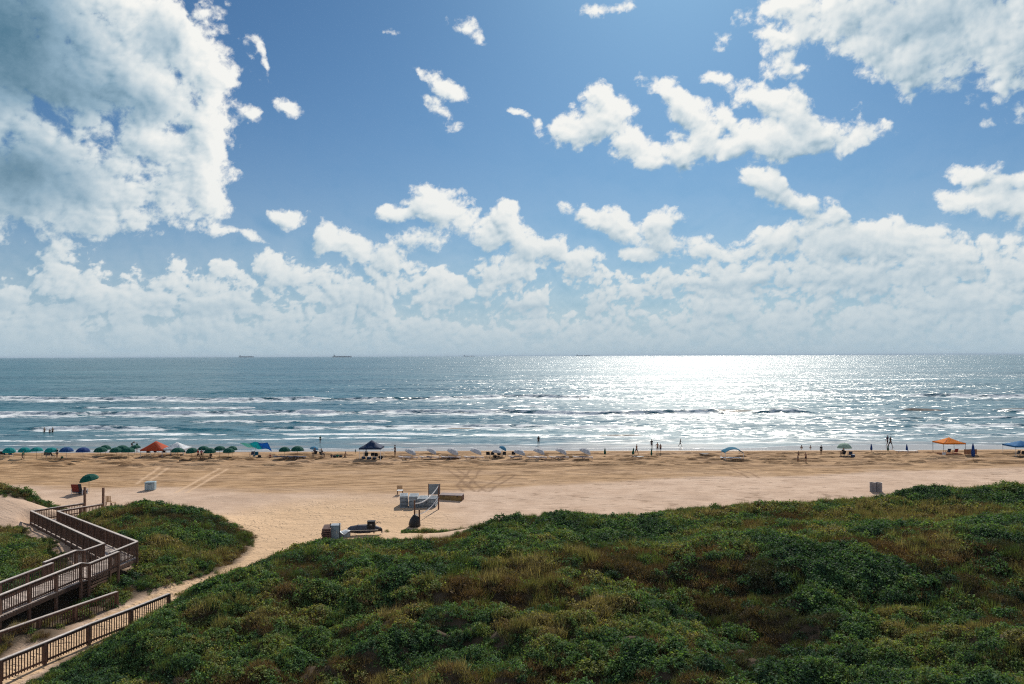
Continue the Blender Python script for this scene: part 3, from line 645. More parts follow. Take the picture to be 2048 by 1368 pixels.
class MB:
    def __init__(s): s.b = bmesh.new()
    def box(s, c, d, rz=0, rx=0, ry=0, bev=0):
        M = Matrix.Translation(c) @ Euler((rx, ry, rz)).to_matrix().to_4x4() @ Matrix.Diagonal((*d, 1))
        r = bmesh.ops.create_cube(s.b, size=1, matrix=M)
        if bev:
            es = list({e for v in r['verts'] for e in v.link_edges})
            bmesh.ops.bevel(s.b, geom=es, offset=bev, segments=1, affect='EDGES')
        return s
    def tube(s, pts, r, n=6, cap=True):
        pts = [Vector(p) for p in pts]; rs = r if isinstance(r, (list, tuple)) else [r] * len(pts); rings = []
        for i, p in enumerate(pts):
            d = (pts[min(i + 1, len(pts) - 1)] - pts[max(i - 1, 0)]).normalized()
            a = d.cross(Vector((0, 0, 1)) if abs(d.z) < .9 else Vector((1, 0, 0))).normalized(); b = d.cross(a)
            rings.append([s.b.verts.new(p + (a * math.cos(k * 6.2832 / n) + b * math.sin(k * 6.2832 / n)) * rs[i]) for k in range(n)])
        for A, B in zip(rings, rings[1:]):
            for k in range(n): s.b.faces.new((A[k], A[(k + 1) % n], B[(k + 1) % n], B[k]))
        if cap: s.b.faces.new(rings[0][::-1]); s.b.faces.new(rings[-1])
        return s
    def bar(s, a, b, w, h):                   # rectangular bar from a to b, w wide and h high
        a, b = Vector(a), Vector(b); d = (b - a).normalized()
        sd_ = d.cross(Vector((0, 0, 1)))
        sd_ = sd_.normalized() if sd_.length > 1e-4 else Vector((1, 0, 0)); u = sd_.cross(d).normalized()
        vs = [s.b.verts.new(p + sd_ * (i * w / 2) + u * (j * h / 2)) for p in (a, b) for i, j in ((-1, -1), (1, -1), (1, 1), (-1, 1))]
        for f in ((0, 3, 2, 1), (4, 5, 6, 7), (0, 1, 5, 4), (1, 2, 6, 5), (2, 3, 7, 6), (3, 0, 4, 7)): s.b.faces.new([vs[i] for i in f])
        return s
    def sheet(s, P, th=.01):                  # grid of points (rows of points) given a thickness
        top = [[s.b.verts.new(Vector(p)) for p in row] for row in P]; bot = [[s.b.verts.new(Vector(p) - Vector((0, 0, th))) for p in row] for row in P]
        R_, C_ = len(P), len(P[0])
        for i in range(R_ - 1):
            for j in range(C_ - 1):
                s.b.faces.new((top[i][j], top[i][j + 1], top[i + 1][j + 1], top[i + 1][j])); s.b.faces.new((bot[i][j], bot[i + 1][j], bot[i + 1][j + 1], bot[i][j + 1]))
        for j in range(C_ - 1):
            s.b.faces.new((top[0][j], bot[0][j], bot[0][j + 1], top[0][j + 1])); s.b.faces.new((top[-1][j], top[-1][j + 1], bot[-1][j + 1], bot[-1][j]))
        for i in range(R_ - 1):
            s.b.faces.new((top[i][0], top[i + 1][0], bot[i + 1][0], bot[i][0])); s.b.faces.new((top[i][-1], bot[i][-1], bot[i + 1][-1], top[i + 1][-1]))
        return s
    def mesh(s, name, mat, smooth=False):
        bmesh.ops.recalc_face_normals(s.b, faces=s.b.faces)
        me = bpy.data.meshes.new(name); s.b.to_mesh(me); s.b.free()
        if smooth:
            for p in me.polygons: p.use_smooth = True
        me.materials.append(mat); return me
    def build(s, name, mat, parent=None, smooth=False):
        return put(name, s.mesh(name, mat, smooth), parent)
def put(name, me, parent=None):
    o = bpy.data.objects.new(name, me); COL.objects.link(o)
    if parent: o.parent = parent
    return o
def thing(name, label, cat, loc=(0, 0, 0), rz=0, group=None, tilt=None, scale=1):
    o = bpy.data.objects.new(name, None); COL.objects.link(o); o.location = loc; o.rotation_euler = (tilt[0] if tilt else 0, tilt[1] if tilt else 0, rz)
    o.scale = (scale,) * 3 if not isinstance(scale, tuple) else scale
    o['label'] = label; o['category'] = cat
    if group: o['group'] = group
    return o
CACHE = {}
def part(key, make, name, mat, parent, smooth=False):   # parts that repeat share their mesh
    k = (key, mat.name)
    if k not in CACHE: CACHE[k] = make().mesh(name, mat, smooth)
    return put(name, CACHE[k], parent)

# ---------------------------------------------------------------- boardwalk and railings
def railing(parent, pts, zdown, name='railing', spacing=1.9, down=None, solid=False):
    holder = bpy.data.objects.new(name, None); COL.objects.link(holder); holder.parent = parent
    cap = MB(); low = MB()
    for a, b in zip(pts, pts[1:]):
        L = (b - a).length; n = max(1, round(L / spacing)); dirn = (b - a)
        cap.bar(a, b, .17, .04)
        dz = Vector((0, 0, zdown))
        low.bar(a - dz + Vector((0, 0, .12)), b - dz + Vector((0, 0, .12)), .045, .09); low.bar(a - Vector((0, 0, .10)), b - Vector((0, 0, .10)), .045, .11)
        for k in range(n + 1):
            if k == n and b is not pts[-1]: continue
            p = a + dirn * (k / n); g = ground_z(p.x, p.y)
            MB().box((p.x, p.y, (p.z - .03 + g - .2) / 2), (.13, .13, p.z - .03 - g + .2), rz=math.atan2(dirn.y, dirn.x)).build('post', M_wood, holder)
        for k in range(n):
            p0 = a + dirn * (k / n); p1 = a + dirn * ((k + 1) / n); m = max(2, int((p1 - p0).length / .14)); bl = MB()
            for j in range(1, m):
                q = p0.lerp(p1, j / m); hh = zdown - .06
                bl.box((q.x + random.uniform(-.006, .006), q.y, q.z - .05 - hh / 2), (.034, .034, hh), rz=math.atan2(dirn.y, dirn.x), rx=random.uniform(-.012, .012))
            bl.build('baluster_panel', M_wood, holder)
    cap.build('top_rail', M_cap, holder); low.build('lower_rail', M_wood, holder)
    return holder
bw = thing('boardwalk', 'weathered wooden boardwalk with railings that zigzags through the dunes to the beach', 'boardwalk', (0, 0, 0))
def deck(pL, pR, name='deck'):
    d = MB()
    for (l0, l1), (r0_, r1) in zip(zip(pL, pL[1:]), zip(pR, pR[1:])):
        n = max(1, int(((l1 + r1) / 2 - (l0 + r0_) / 2).length / .155)); dz = Vector((0, 0, 1.07))
        for k in range(n):
            t = (k + .5) / n; a = l0.lerp(l1, t) - dz; b = r0_.lerp(r1, t) - dz
            w = ((l1 + r1) / 2 - (l0 + r0_) / 2).length / n * .94
            a2, b2 = a.copy(), b.copy(); a2.z = b2.z = (a.z + b.z) / 2 + (k % 3) * .002
            d.bar(a2, b2, w, .04)
    return d.build(name, M_deck, bw)
deck([cL1, aL1], [cR1, aR1]); deck([aL1, aL0], [aR1, aR0], 'ramp_deck'); deck([aL0, bK[1]], [aR0, bF1[1]])
deck([bK[1], bK[2], bK[3], bK2[2]], [bF1[1], bF2[1], bF2[2], bF2[4]])
railing(bw, [aL0, aL1], 1.0); railing(bw, [aR0, aR1], 1.0); railing(bw, [aL1, cL1], 1.0); railing(bw, [aR1, cR1], 1.0)
railing(bw, bK, 1.0); railing(bw, bK2, 1.0); railing(bw, bF1, 1.0); railing(bw, bF2, 1.0)
for p in (cL1, cR1):
    g = ground_z(p.x, p.y); MB().box((p.x, p.y + .12, (g - .2 + p.z + 1.5) / 2), (.17, .17, p.z + 1.5 - g + .2)).build('gate_post', M_wood, bw)
bm_ = MB()
for a, b in ((aL1, aL0), (aR1, aR0), (bK[1], bK[3]), (bK[3], bK2[2]), (bF1[1], bF2[2]), (bF2[2], bF2[4]), (aR0, bF1[1]), (aL0, bK[1])):
    dz = Vector((0, 0, 1.07 + .14)); bm_.bar(a - dz, b - dz, .07, .20)
bm_.build('side_beam', M_wood, bw)
bp_ = MB()                                    # boards closing the side under the landing
for k in range(5):
    dz = Vector((0, 0, 1.02 + .2 * k + .2)); bp_.bar(bF1[1] - dz, bF2[2].lerp(bF2[1], .2) - dz, .04, .12)
bp_.build('skirt_boards', M_wood, bw)
w1 = thing('path_railing', 'upper wooden railing half hidden in shrubs beside the sandy path, lower left', 'railing', (0, 0, 0), group='railings of the sandy path')
railing(w1, fD, 1.0, 'railing')
w2 = thing('path_railing', 'lower wooden railing along the sandy path in the bottom left corner, closest to the viewer', 'railing', (0, 0, 0), group='railings of the sandy path')
railing(w2, fE, 1.0, 'railing')
# ---------------------------------------------------------------- people
def skin_mesh(name, V, E, R_, mat, levels=1):
    me = bpy.data.meshes.new(name); me.from_pydata([tuple(v) for v in V], E, []); me.update()
    o = bpy.data.objects.new(name, me); COL.objects.link(o)
    b = bmesh.new(); b.from_mesh(me); lay = b.verts.layers.skin.verify(); b.verts.ensure_lookup_table()
    for i, v in enumerate(b.verts):
        v[lay].radius = (R_[i], R_[i]) if not isinstance(R_[i], tuple) else R_[i]; v[lay].use_root = (i == 0)
    b.to_mesh(me); b.free()
    o.modifiers.new('skin', 'SKIN').use_smooth_shade = True
    s = o.modifiers.new('sub', 'SUBSURF'); s.levels = s.render_levels = levels
    dg = bpy.context.evaluated_depsgraph_get(); dg.update()
    out = bpy.data.meshes.new_from_object(o.evaluated_get(dg)); out.name = name
    bpy.data.objects.remove(o); bpy.data.meshes.remove(me)
    out.materials.clear(); out.materials.append(mat); return out
POSES = {  # torso lean, (hip, knee) left, (hip, knee) right, (shoulder, elbow, out) left, right   degrees, forward positive
    'stand': (2, (3, 4), (-3, 3), (4, 12, 8), (-4, 10, 8)),
    'relaxed': (0, (6, 10), (-3, 2), (10, 70, 20), (0, 10, 8)),
    'walk': (6, (26, 8), (-22, 18), (-24, 12, 6), (26, 22, 6)),
    'bend': (62, (18, 16), (10, 20), (78, 12, 8), (66, 20, 8)),
    'reach': (9, (8, 8), (-5, 4), (38, 40, 5), (20, 55, 6)),
    'sit': (-12, (82, 84), (78, 78), (30, 50, 10), (26, 55, 10)),
    'ground': (14, (84, 96), (76, 86), (48, 30, 12), (44, 36, 12)),
}
def fk(pose):
    lean, lL, lR, aL, aR = POSES[pose]
    V, E, Rr = [], [], []
    def add(p, r, par=None):
        V.append(Vector(p)); Rr.append(r)
        if par is not None: E.append((par, len(V) - 1))
        return len(V) - 1
    up_ = Vector((0, -math.sin(R(lean)), math.cos(R(lean)))); pel = Vector((0, 0, 0))
    i0 = add(pel, (.135, .10)); i1 = add(pel + up_ * .20, (.115, .09), i0); i2 = add(pel + up_ * .40, (.145, .10), i1); i3 = add(pel + up_ * .50, (.10, .075), i2)
    nk = add(pel + up_ * .57, .048, i3); hd = (up_ + Vector((0, 0, .6))).normalized()
    h1 = add(V[nk] + hd * .085 + Vector((0, -.012, 0)), (.070, .082), nk); h2 = add(V[h1] + hd * .085, (.074, .088), h1); h3 = add(V[h2] + hd * .05, (.045, .055), h2)
    ns = add(V[h1] + Vector((0, -.085, .03)), .014, h1)
    for sx in (-1, 1): add(V[h1] + Vector((sx * .078, .005, .03)), .014, h1)
    legs = []
    for sx, (a, k) in ((-1, lL), (1, lR)):
        hp = add(pel + Vector((sx * .095, 0, -.05)), .088, i0)
        kn = add(V[hp] + Vector((sx * .01, -math.sin(R(a)), -math.cos(R(a)))) * .42, .056, hp)
        md_ = V[hp].lerp(V[kn], .5)
        s_ = R(a - k); an = add(V[kn] + Vector((0, -math.sin(s_), -math.cos(s_))) * .40, .036, kn)
        cf = V[kn].lerp(V[an], .3)
        he = add(V[an] + Vector((0, .01, -.045)), .036, an); toe = add(V[he] + Vector((sx * .02, -.17, -.012)), .028, he); legs.append((hp, kn, an, he))
    arms = []
    for sx, (a, e, o_) in ((-1, aL), (1, aR)):
        sh = add(V[i2] + Vector((sx * .185, 0, 0)) + up_ * .055, .052, i2)
        def dr(an_): 
            v = Vector((0, -math.sin(R(an_)), -math.cos(R(an_)))); v.x = sx * math.tan(R(o_)); return v.normalized()
        el_ = add(V[sh] + dr(a) * .29, .037, sh); wr = add(V[el_] + dr(a + e) * .25, .025, el_)
        d = dr(a + e + 8); pm = add(V[wr] + d * .07, .032, wr); fwd_ = dr(a + e + 98).normalized()
        for f in range(4):
            b = V[pm] + fwd_ * ((f - 1.5) * .021); f1 = add(b + d * .035, .0095, pm); add(b + d * (.075 + (0, .012, .008, -.008)[f]) - Vector((sx * .012, 0, 0)), .008, f1)
        t1 = add(V[wr] + d * .03 + fwd_ * .04, .011, wr); add(V[wr] + d * .07 + fwd_ * .055, .009, t1)
        arms.append((sh, el_, wr))
    low = min(V[l[3]].z for l in legs) - .036 if pose not in ('sit', 'ground') else -(.10)
    if pose == 'sit': low = min(V[l[3]].z for l in legs) - .036
    sft = Vector((0, 0, -low)); V = [v + sft for v in V]
    return V, E, Rr, legs, arms, (i0, i1, i2, i3, nk, h1, h2, h3)
FKC = {}
def person_parts(pose):
    if pose in FKC: return FKC[pose]
    V, E, Rr, legs, arms, sp_ = fk(pose)
    body = skin_mesh('body', V, E, Rr, M_skin)
    i0, i1, i2, i3, nk, h1, h2, h3 = sp_
    add_r = lambda r, k: (r[0] + k, r[1] + k) if isinstance(r, tuple) else r + k
    def sub(idx, ed, rr, name): return skin_mesh(name, [V[i] if isinstance(i, int) else i for i in idx], ed, rr, M_dark)
    sh = [V[i0] + (V[i1] - V[i0]) * .3, V[i1], V[i2], V[i3]]; rs = [(.145, .112), (.13, .105), (.158, .115), (.10, .08)]; ed = [(0, 1), (1, 2), (2, 3)]
    for a in arms:
        k = len(sh); sh += [V[a[0]], V[a[0]].lerp(V[a[1]], .62)]; rs += [.066, .056]; ed += [(2, k), (k, k + 1)]
    shirt = skin_mesh('shirt', sh, ed, rs, M_dark)
    so_ = [V[i0] + (V[i1] - V[i0]) * .35, V[i0]]; rs = [(.138, .105), (.150, .118)]; ed = [(0, 1)]
    for l in legs:
        k = len(so_); so_ += [V[l[0]], V[l[0]].lerp(V[l[1]], .75)]; rs += [.105, .088]; ed += [(1, k), (k, k + 1)]
    shorts = skin_mesh('shorts', so_, ed, rs, M_dark)
    hv = [V[h1] + Vector((0, .035, .03)), V[h2] + Vector((0, .018, .012)), V[h3] + Vector((0, .008, .012))]
    hair = skin_mesh('hair', hv, [(0, 1), (1, 2)], [(.070, .062), (.082, .088), (.055, .062)], M_hair)
    FKC[pose] = (body, shirt, shorts, hair, V[h2].copy(), max(v.z for v in V) + .05); return FKC[pose]
def person(loc, pose, h, rz, label, shirt=None, shorts=None, hat=None, skin=None, group=None, mirror=False):
    body, ms, mo, mh, hp, H = person_parts(pose)
    full = {'bend': 1.72, 'sit': 1.72, 'ground': 1.72}.get(pose, H)
    s = h / H if pose not in ('bend', 'sit', 'ground') else h / H
    t = thing('person', label, 'person', loc, rz, group, scale=((-s if mirror else s), s, s))
    o = put('body', body, t)
    def recol(o_, m_): o_.material_slots[0].link = 'OBJECT'; o_.material_slots[0].material = m_
    recol(o, skin or M_skin)
    if shirt: recol(put('shirt', ms, t), shirt)
    recol(put('shorts', mo, t), shorts or M_navy)
    put('hair', mh, t)
    if hat:
        def mk():
            b = MB(); b.tube([(0, 0, .03), (0, 0, .035), (0, 0, .05), (0, 0, .12), (0, 0, .15)], [.19, .19, .10, .09, .04], 14); return b
        q = part('hat', mk, 'hat', hat, t, True); q.location = hp + Vector((0, 0, .01))
    return t
def cm_(r, g, b, nm, tr=.15): return cloth('cloth_' + nm, (r, g, b), tr)
C_black = cm_(.02, .02, .024, 'black'); C_navy = cm_(.025, .035, .09, 'navy'); C_red = cm_(.34, .045, .035, 'red'); C_green = cm_(.03, .15, .09, 'green')
C_white = cm_(.62, .62, .60, 'white'); C_pink = cm_(.42, .17, .18, 'pink'); C_teal = cm_(.03, .20, .22, 'teal'); C_grey = cm_(.16, .16, .17, 'grey')
PPL = [ # px, top, bottom, pose, height or None, facing, shirt, shorts, hat, label
 (114, 896, 915.5, 'stand', None, 10, C_black, C_navy, None, 'person in dark clothes standing between the last turquoise umbrella and the first blue one'),
 (45.5, 902, 921, 'walk', None, 90, C_green, C_grey, None, 'person in a green shirt walking just in front of the second turquoise umbrella'),
 (263.5, 876, 896, 'bend', 1.25, 70, C_teal, C_black, None, 'person bending forward at the water behind the green umbrellas left of the orange tent'),
 (274, 888, 900, 'relaxed', 1.3, 180, C_green, C_black, None, 'shorter person in green beside the person bending, behind the green umbrellas'),
 (396.5, 897, 919, 'walk', None, -30, C_red, C_black, None, 'person in a dark red shirt, left one of the pair standing close together'),
 (403, 898, 918, 'stand', None, 20, C_pink, C_black, None, 'person in a pink shirt, right one of the pair standing close together'),
 (640.5, 871, 886.5, 'stand', None, 180, C_green, C_black, None, 'person in dark green standing alone at the waterline above the seated pair'),
 (711, 898, 907.5, 'stand', None, 0, C_teal, C_teal, None, 'small child in teal standing on the wet sand left of the navy tent'),
 (790, 890, 912, 'relaxed', None, -50, C_grey, C_black, C_black, 'person in a dark hat standing between the navy tent and the first white umbrella'),
 (1077, 871, 891, 'stand', None, 180, C_black, C_black, None, 'person in black standing alone in the shallows behind the white umbrellas'),
 (1273, 888, 909, 'walk', None, 120, None, C_black, None, 'bare-chested person walking right beside the leaning closed umbrella'),
 (1303.5, 878, 897.5, 'stand', None, 180, C_black, C_navy, None, 'large person in black standing in the shallows next to two children'),
 (1315, 884, 905, 'relaxed', None, 160, None, C_black, None, 'taller of the two children standing right of the large person in black'),
 (1321, 887, 905, 'stand', None, 190, None, C_navy, None, 'shorter of the two children standing right of the large person in black'),
 (1360.5, 877, 893, 'walk', None, 80, C_black, C_black, None, 'slim person in black walking alone in the shallows left of the blue dome shelter'),
 (1596, 902, 924, 'reach', None, 70, None, C_navy, None, 'person leaning forward slightly on the dry sand, left one of the facing pair'),
 (1611.5, 904, 924, 'relaxed', None, -60, None, C_black, None, 'person on the dry sand turned to the left, right one of the facing pair'),
 (1642.5, 889.5, 909.5, 'stand', None, 0, C_black, C_black, None, 'person in black standing alone left of the pale green umbrella'),
 (1775, 870, 892, 'walk', None, 110, C_navy, C_black, None, 'person in navy walking in the shallows, left of the pair by the closed umbrellas'),
 (1780.8, 871, 895, 'walk', None, 100, C_black, C_black, None, 'person in black walking in the shallows, right of the pair by the closed umbrellas'),
]
for i, (px, top, bot, pose, hh, rz, sh, so_, hat, lab) in enumerate(PPL):
    p = gp(px, bot)
    if p.y > 126: p = at(px, bot, .06)
    h = hh or (bot - top) * p.y / F_PX
    z = max(p.z, float(beach_z(p.y)))
    person(Vector((p.x, p.y, z - .01)), pose, min(h, 1.9), R(rz), lab, sh, so_, hat, skin=(M_skin, M_skin2)[i % 2], mirror=bool(i % 3 == 0))
for px, top, bot, rz, lab in ((88.6, 854, 865.5, 20, 'person standing in the surf far left, apart from the other two'), (99.6, 857, 865.5, 190, 'shorter person in the surf far left, middle of the three'), (105.2, 854, 865.5, 170, 'taller person in the surf far left, rightmost of the three'),
                              (186, 848.5, 854, 180, 'swimmer chest deep in the waves, left one of the two swimmers'), (201.4, 847.5, 852.5, 100, 'swimmer chest deep in the waves, right one of the two swimmers'),
                              (1603, 889.5, 896.5, 150, 'tiny wader in the shallows above the facing pair, left of two'), (1621, 890, 896.5, 200, 'tiny wader in the shallows above the facing pair, right of two'), (1160, 795, 799, 10, 'distant swimmer in the sun glitter among the breakers')):
    p = at(px, bot, .0); vis = (bot - top) * p.y / F_PX; h = 1.7
    person(Vector((p.x, p.y, vis - h)), 'stand', h, R(rz), lab, None, C_black, group='people in the water')
# ---------------------------------------------------------------- umbrellas, tents, loungers and chairs
def canopy_mb(w, hgt, sag=.10, n=8):          # an eight ribbed umbrella top with a scalloped rim
    b = MB(); rings = []
    for r_, z_ in ((.02, 1.0), (.30, .94), (.60, .76), (.84, .46), (1.0, .04)):
        rings.append([(math.cos(k * math.pi / n) * r_ * w * (1 if k % 2 == 0 else .945), math.sin(k * math.pi / n) * r_ * w * (1 if k % 2 == 0 else .945), hgt * z_ - (sag * .12 * r_ if k % 2 else 0)) for k in range(2 * n)])
    up_ = [[b.b.verts.new(p) for p in r] for r in rings]; dn = [[b.b.verts.new((p[0] * .99, p[1] * .99, p[2] - .015)) for p in r] for r in rings]
    m = 2 * n
    for A, B in zip(up_, up_[1:]):
        for k in range(m): b.b.faces.new((A[k], A[(k + 1) % m], B[(k + 1) % m], B[k]))
    for A, B in zip(dn, dn[1:]):
        for k in range(m): b.b.faces.new((A[k], B[k], B[(k + 1) % m], A[(k + 1) % m]))
    b.b.faces.new(up_[0]); b.b.faces.new(dn[0][::-1])
    for k in range(m): b.b.faces.new((up_[-1][k], up_[-1][(k + 1) % m], dn[-1][(k + 1) % m], dn[-1][k]))
    for k in range(m):                        # short valance
        a, c = rings[-1][k], rings[-1][(k + 1) % m]
        va = [b.b.verts.new(q) for q in (a, c, (c[0], c[1], c[2] - .10), (a[0], a[1], a[2] - .10))]; b.b.faces.new(va)
    return b
def ribs_mb(w, hgt):
    b = MB()
    for k in range(8):
        a = k * math.pi / 4; b.tube([(math.cos(a) * r_ * w, math.sin(a) * r_ * w, hgt * z_ - .03) for r_, z_ in ((.05, .97), (.6, .70), (.98, .04))], .008, 4)
        b.tube([(0, 0, hgt * .2), (math.cos(a) * .5 * w, math.sin(a) * .5 * w, hgt * .76)], .007, 4)
    return b
U_teal = cloth('umbrella_teal', (.015, .40, .42), .6); U_blue = cloth('umbrella_blue', (.02, .10, .30), .4); U_dblue = cloth('umbrella_dark_blue', (.015, .06, .24), .35)
U_green = cloth('umbrella_green', (.006, .115, .085), .4); U_white = cloth('umbrella_white', (.58, .60, .63), .3); U_lblue = cloth('umbrella_light_blue', (.10, .33, .52), .4)
U_pale = cloth('umbrella_pale_green', (.45, .60, .52), .5)
GU = {'teal': 'turquoise beach umbrellas', 'green': 'green beach umbrellas', 'white': 'white tilted beach umbrellas', 'blue': 'blue beach umbrellas', 'other': None}
def umbrella(px, top, base, wpx, mat, label, tilt=0, group=None, lean=0, rib=True):
    p = gp(px, base); sc = p.y / F_PX
    h = (base - top) * sc; w = wpx * sc / 2; dome = min(.62 * w, .8)
    t = thing('beach_umbrella', label, 'umbrella', p - Vector((0, 0, .05)), 0, group)
    hp = h - dome * .35
    part(('pole', round(hp, 1)), lambda: MB().tube([(0, 0, -.3), (0, 0, round(hp, 1))], .022, 6), 'pole', M_polew if mat in (U_green, U_teal) else M_pole, t)
    c = part(('canopy', round(w, 1), round(dome, 1)), lambda: canopy_mb(round(w, 1), max(.3, round(dome, 1))), 'canopy', mat, t)
    c.location = (0, 0, h - max(.3, round(dome, 1))); c.rotation_euler = (R(lean), R(tilt), 0)
    r = part(('ribs', round(w, 1), round(dome, 1)), lambda: ribs_mb(round(w, 1), max(.3, round(dome, 1))), 'rib_frame', M_pole, t); r.location = c.location; r.rotation_euler = c.rotation_euler
    f = part('finial', lambda: MB().tube([(0, 0, 0), (0, 0, .05), (0, 0, .10)], [.03, .035, .01], 6), 'finial', M_white, t); f.location = Vector(c.location) + Euler(c.rotation_euler).to_matrix() @ Vector((0, 0, max(.3, round(dome, 1))))
    return t
G1, G2, G3 = 'turquoise beach umbrellas', 'green beach umbrellas', 'white tilted beach umbrellas'
UM = [
 (18, 894.5, 918, 25, U_teal, 'turquoise umbrella at the far left end of the row', 6, G1), (49, 894, 918, 25, U_teal, 'turquoise umbrella right behind the person walking in green', 4, G1),
 (73, 894, 918, 23, U_teal, 'turquoise umbrella with empty sand beneath it, third from the left end', 0, G1), (102, 894.5, 917.5, 23, U_teal, 'turquoise umbrella just left of the person standing in dark clothes', 2, G1),
 (132.6, 893.5, 917.5, 27, U_blue, 'mid blue umbrella just right of the person standing in dark clothes', 0, 'blue beach umbrellas'), (166, 894, 917.5, 26, U_dblue, 'dark blue umbrella standing alone before the green ones begin', 0, 'blue beach umbrellas'),
 (210.5, 889.5, 912, 24, U_green, 'green umbrella higher and behind in the leftmost green pair', 0, G2), (201, 893.5, 915, 27, U_green, 'green umbrella in front in the leftmost green pair', 0, G2),
 (243.9, 890, 912, 25, U_green, 'green umbrella at the back centre of the cluster left of the orange tent', 0, G2), (232.5, 894, 915.5, 27, U_green, 'green umbrella at the front left of the cluster left of the orange tent', 0, G2),
 (256.5, 894, 914.5, 25, U_green, 'green umbrella at the front right of the cluster left of the orange tent', 0, G2), (269.5, 889.5, 910, 22, U_green, 'green umbrella at the back right of the cluster, nearest the orange tent', -10, G2),
 (355.2, 894.5, 913.5, 27, U_green, 'green umbrella directly in front of the white tent', 0, G2), (383.8, 895, 915.5, 25, U_green, 'green umbrella just right of the white tent', -3, G2),
 (407, 891.5, 913, 23, U_green, 'green umbrella behind the two people standing close together', 0, G2), (419.7, 895.5, 916, 25, U_green, 'green umbrella in front, right of the two people standing close together', 0, G2),
 (439.4, 891.5, 913, 23, U_green, 'green umbrella alone between the pairs, left of the wind shade', 0, G2), (464.3, 891.5, 913, 22, U_green, 'green umbrella at the back of the pair nearest the wind shade', 0, G2), (457.5, 895, 914.5, 25, U_green, 'green umbrella at the front of the pair nearest the wind shade', 0, G2),
 (569.3, 893, 915.5, 25, U_green, 'green umbrella right of the wind shade, left one of two touching', 0, G2), (595, 891.5, 915.5, 26, U_green, 'green umbrella right of the wind shade, right one of two touching', 0, G2),
 (628.5, 892, 910, 18, U_lblue, 'small light blue umbrella above the seated pair', 8, None),
 (820.8, 897, 917, 23, U_white, 'white tilted umbrella at the left end of the white row', 24, G3), (863, 896, 917, 22, U_white, 'white tilted umbrella second from the left of the white row', 28, G3),
 (905.5, 896, 917, 24, U_white, 'white tilted umbrella third from the left of the white row', 24, G3), (951.8, 896, 917, 25, U_white, 'white tilted umbrella just left of the dark gear under the light blue one', 22, G3),
 (993.5, 898, 915.5, 18, U_white, 'small white umbrella overlapping the light blue umbrella', 6, None), (1005.5, 891.5, 913, 17, U_lblue, 'light blue umbrella standing among the white row', 30, None),
 (1038.8, 898, 917, 24, U_white, 'white umbrella seen almost edge on, right of the light blue one', 18, G3), (1078, 896, 917, 24, U_white, 'white tilted umbrella straight below the person in black in the shallows', 22, G3),
 (1122, 896, 917, 24, U_white, 'white tilted umbrella second from the right of the white row', 26, G3), (1170, 895.5, 917, 25, U_white, 'white tilted umbrella at the right end of the white row', 24, G3),
 (1689, 885.5, 911, 28, U_pale, 'pale green translucent umbrella over dark chairs on the right', 0, None),
]
for px, top, base, w, mt_, lab, tl, gr in UM: umbrella(px, top, base, w, mt_, lab, tl, gr, lean=random.uniform(-4, 4))
umbrella(178, 947.5, 984, 37, U_green, 'green umbrella alone in mid beach beside the red beach seat', -10, None, lean=6)
def closed_umbrella(px, top, base, label, mat, wid=1, lean=0):
    p = gp(px, base); h = (base - top) * p.y / F_PX
    t = thing('closed_umbrella', label, 'umbrella', p - Vector((0, 0, .05)), 0, 'closed umbrellas along the waterline', tilt=(0, R(lean)))
    part(('cpole', round(h, 1)), lambda: MB().tube([(0, 0, -.3), (0, 0, round(h, 1))], .025, 6), 'pole', M_polew, t)
    part(('cfold', round(h, 1), wid), lambda: MB().tube([(0, 0, h * .22), (0, 0, h * .26), (0, 0, h * .45), (0, 0, h * .8), (0, 0, h)], [.06 * wid, .16 * wid, .17 * wid, .10 * wid, .03], 9), 'folded_canopy', mat, t, True)
    part('ctie', lambda: MB().tube([(0, 0, .55), (0, 0, .60)], .15, 9), 'strap', M_black, t)
for a in ((1210, 895, 912, 'closed dark umbrella upright, first to the right of the white row', U_green), (1265, 895, 912, 'closed dark umbrella leaning right beside the bare-chested walker', U_green, 1, 9), (1303, 896.5, 914, 'closed slim umbrella directly below the large person in black', U_green, .8),
          (1742.7, 887, 903.5, 'closed dark umbrella right of the pale green umbrella', U_dblue), (1776, 889, 904, 'closed umbrella directly below the two walkers in the shallows', U_green, .8), (1813.7, 887, 904, 'closed umbrella left of the golden tent', U_dblue), (1946.4, 885.5, 921, 'tall closed navy umbrella on the dry sand right of the golden tent', U_dblue, 1.5)):
    closed_umbrella(*a)

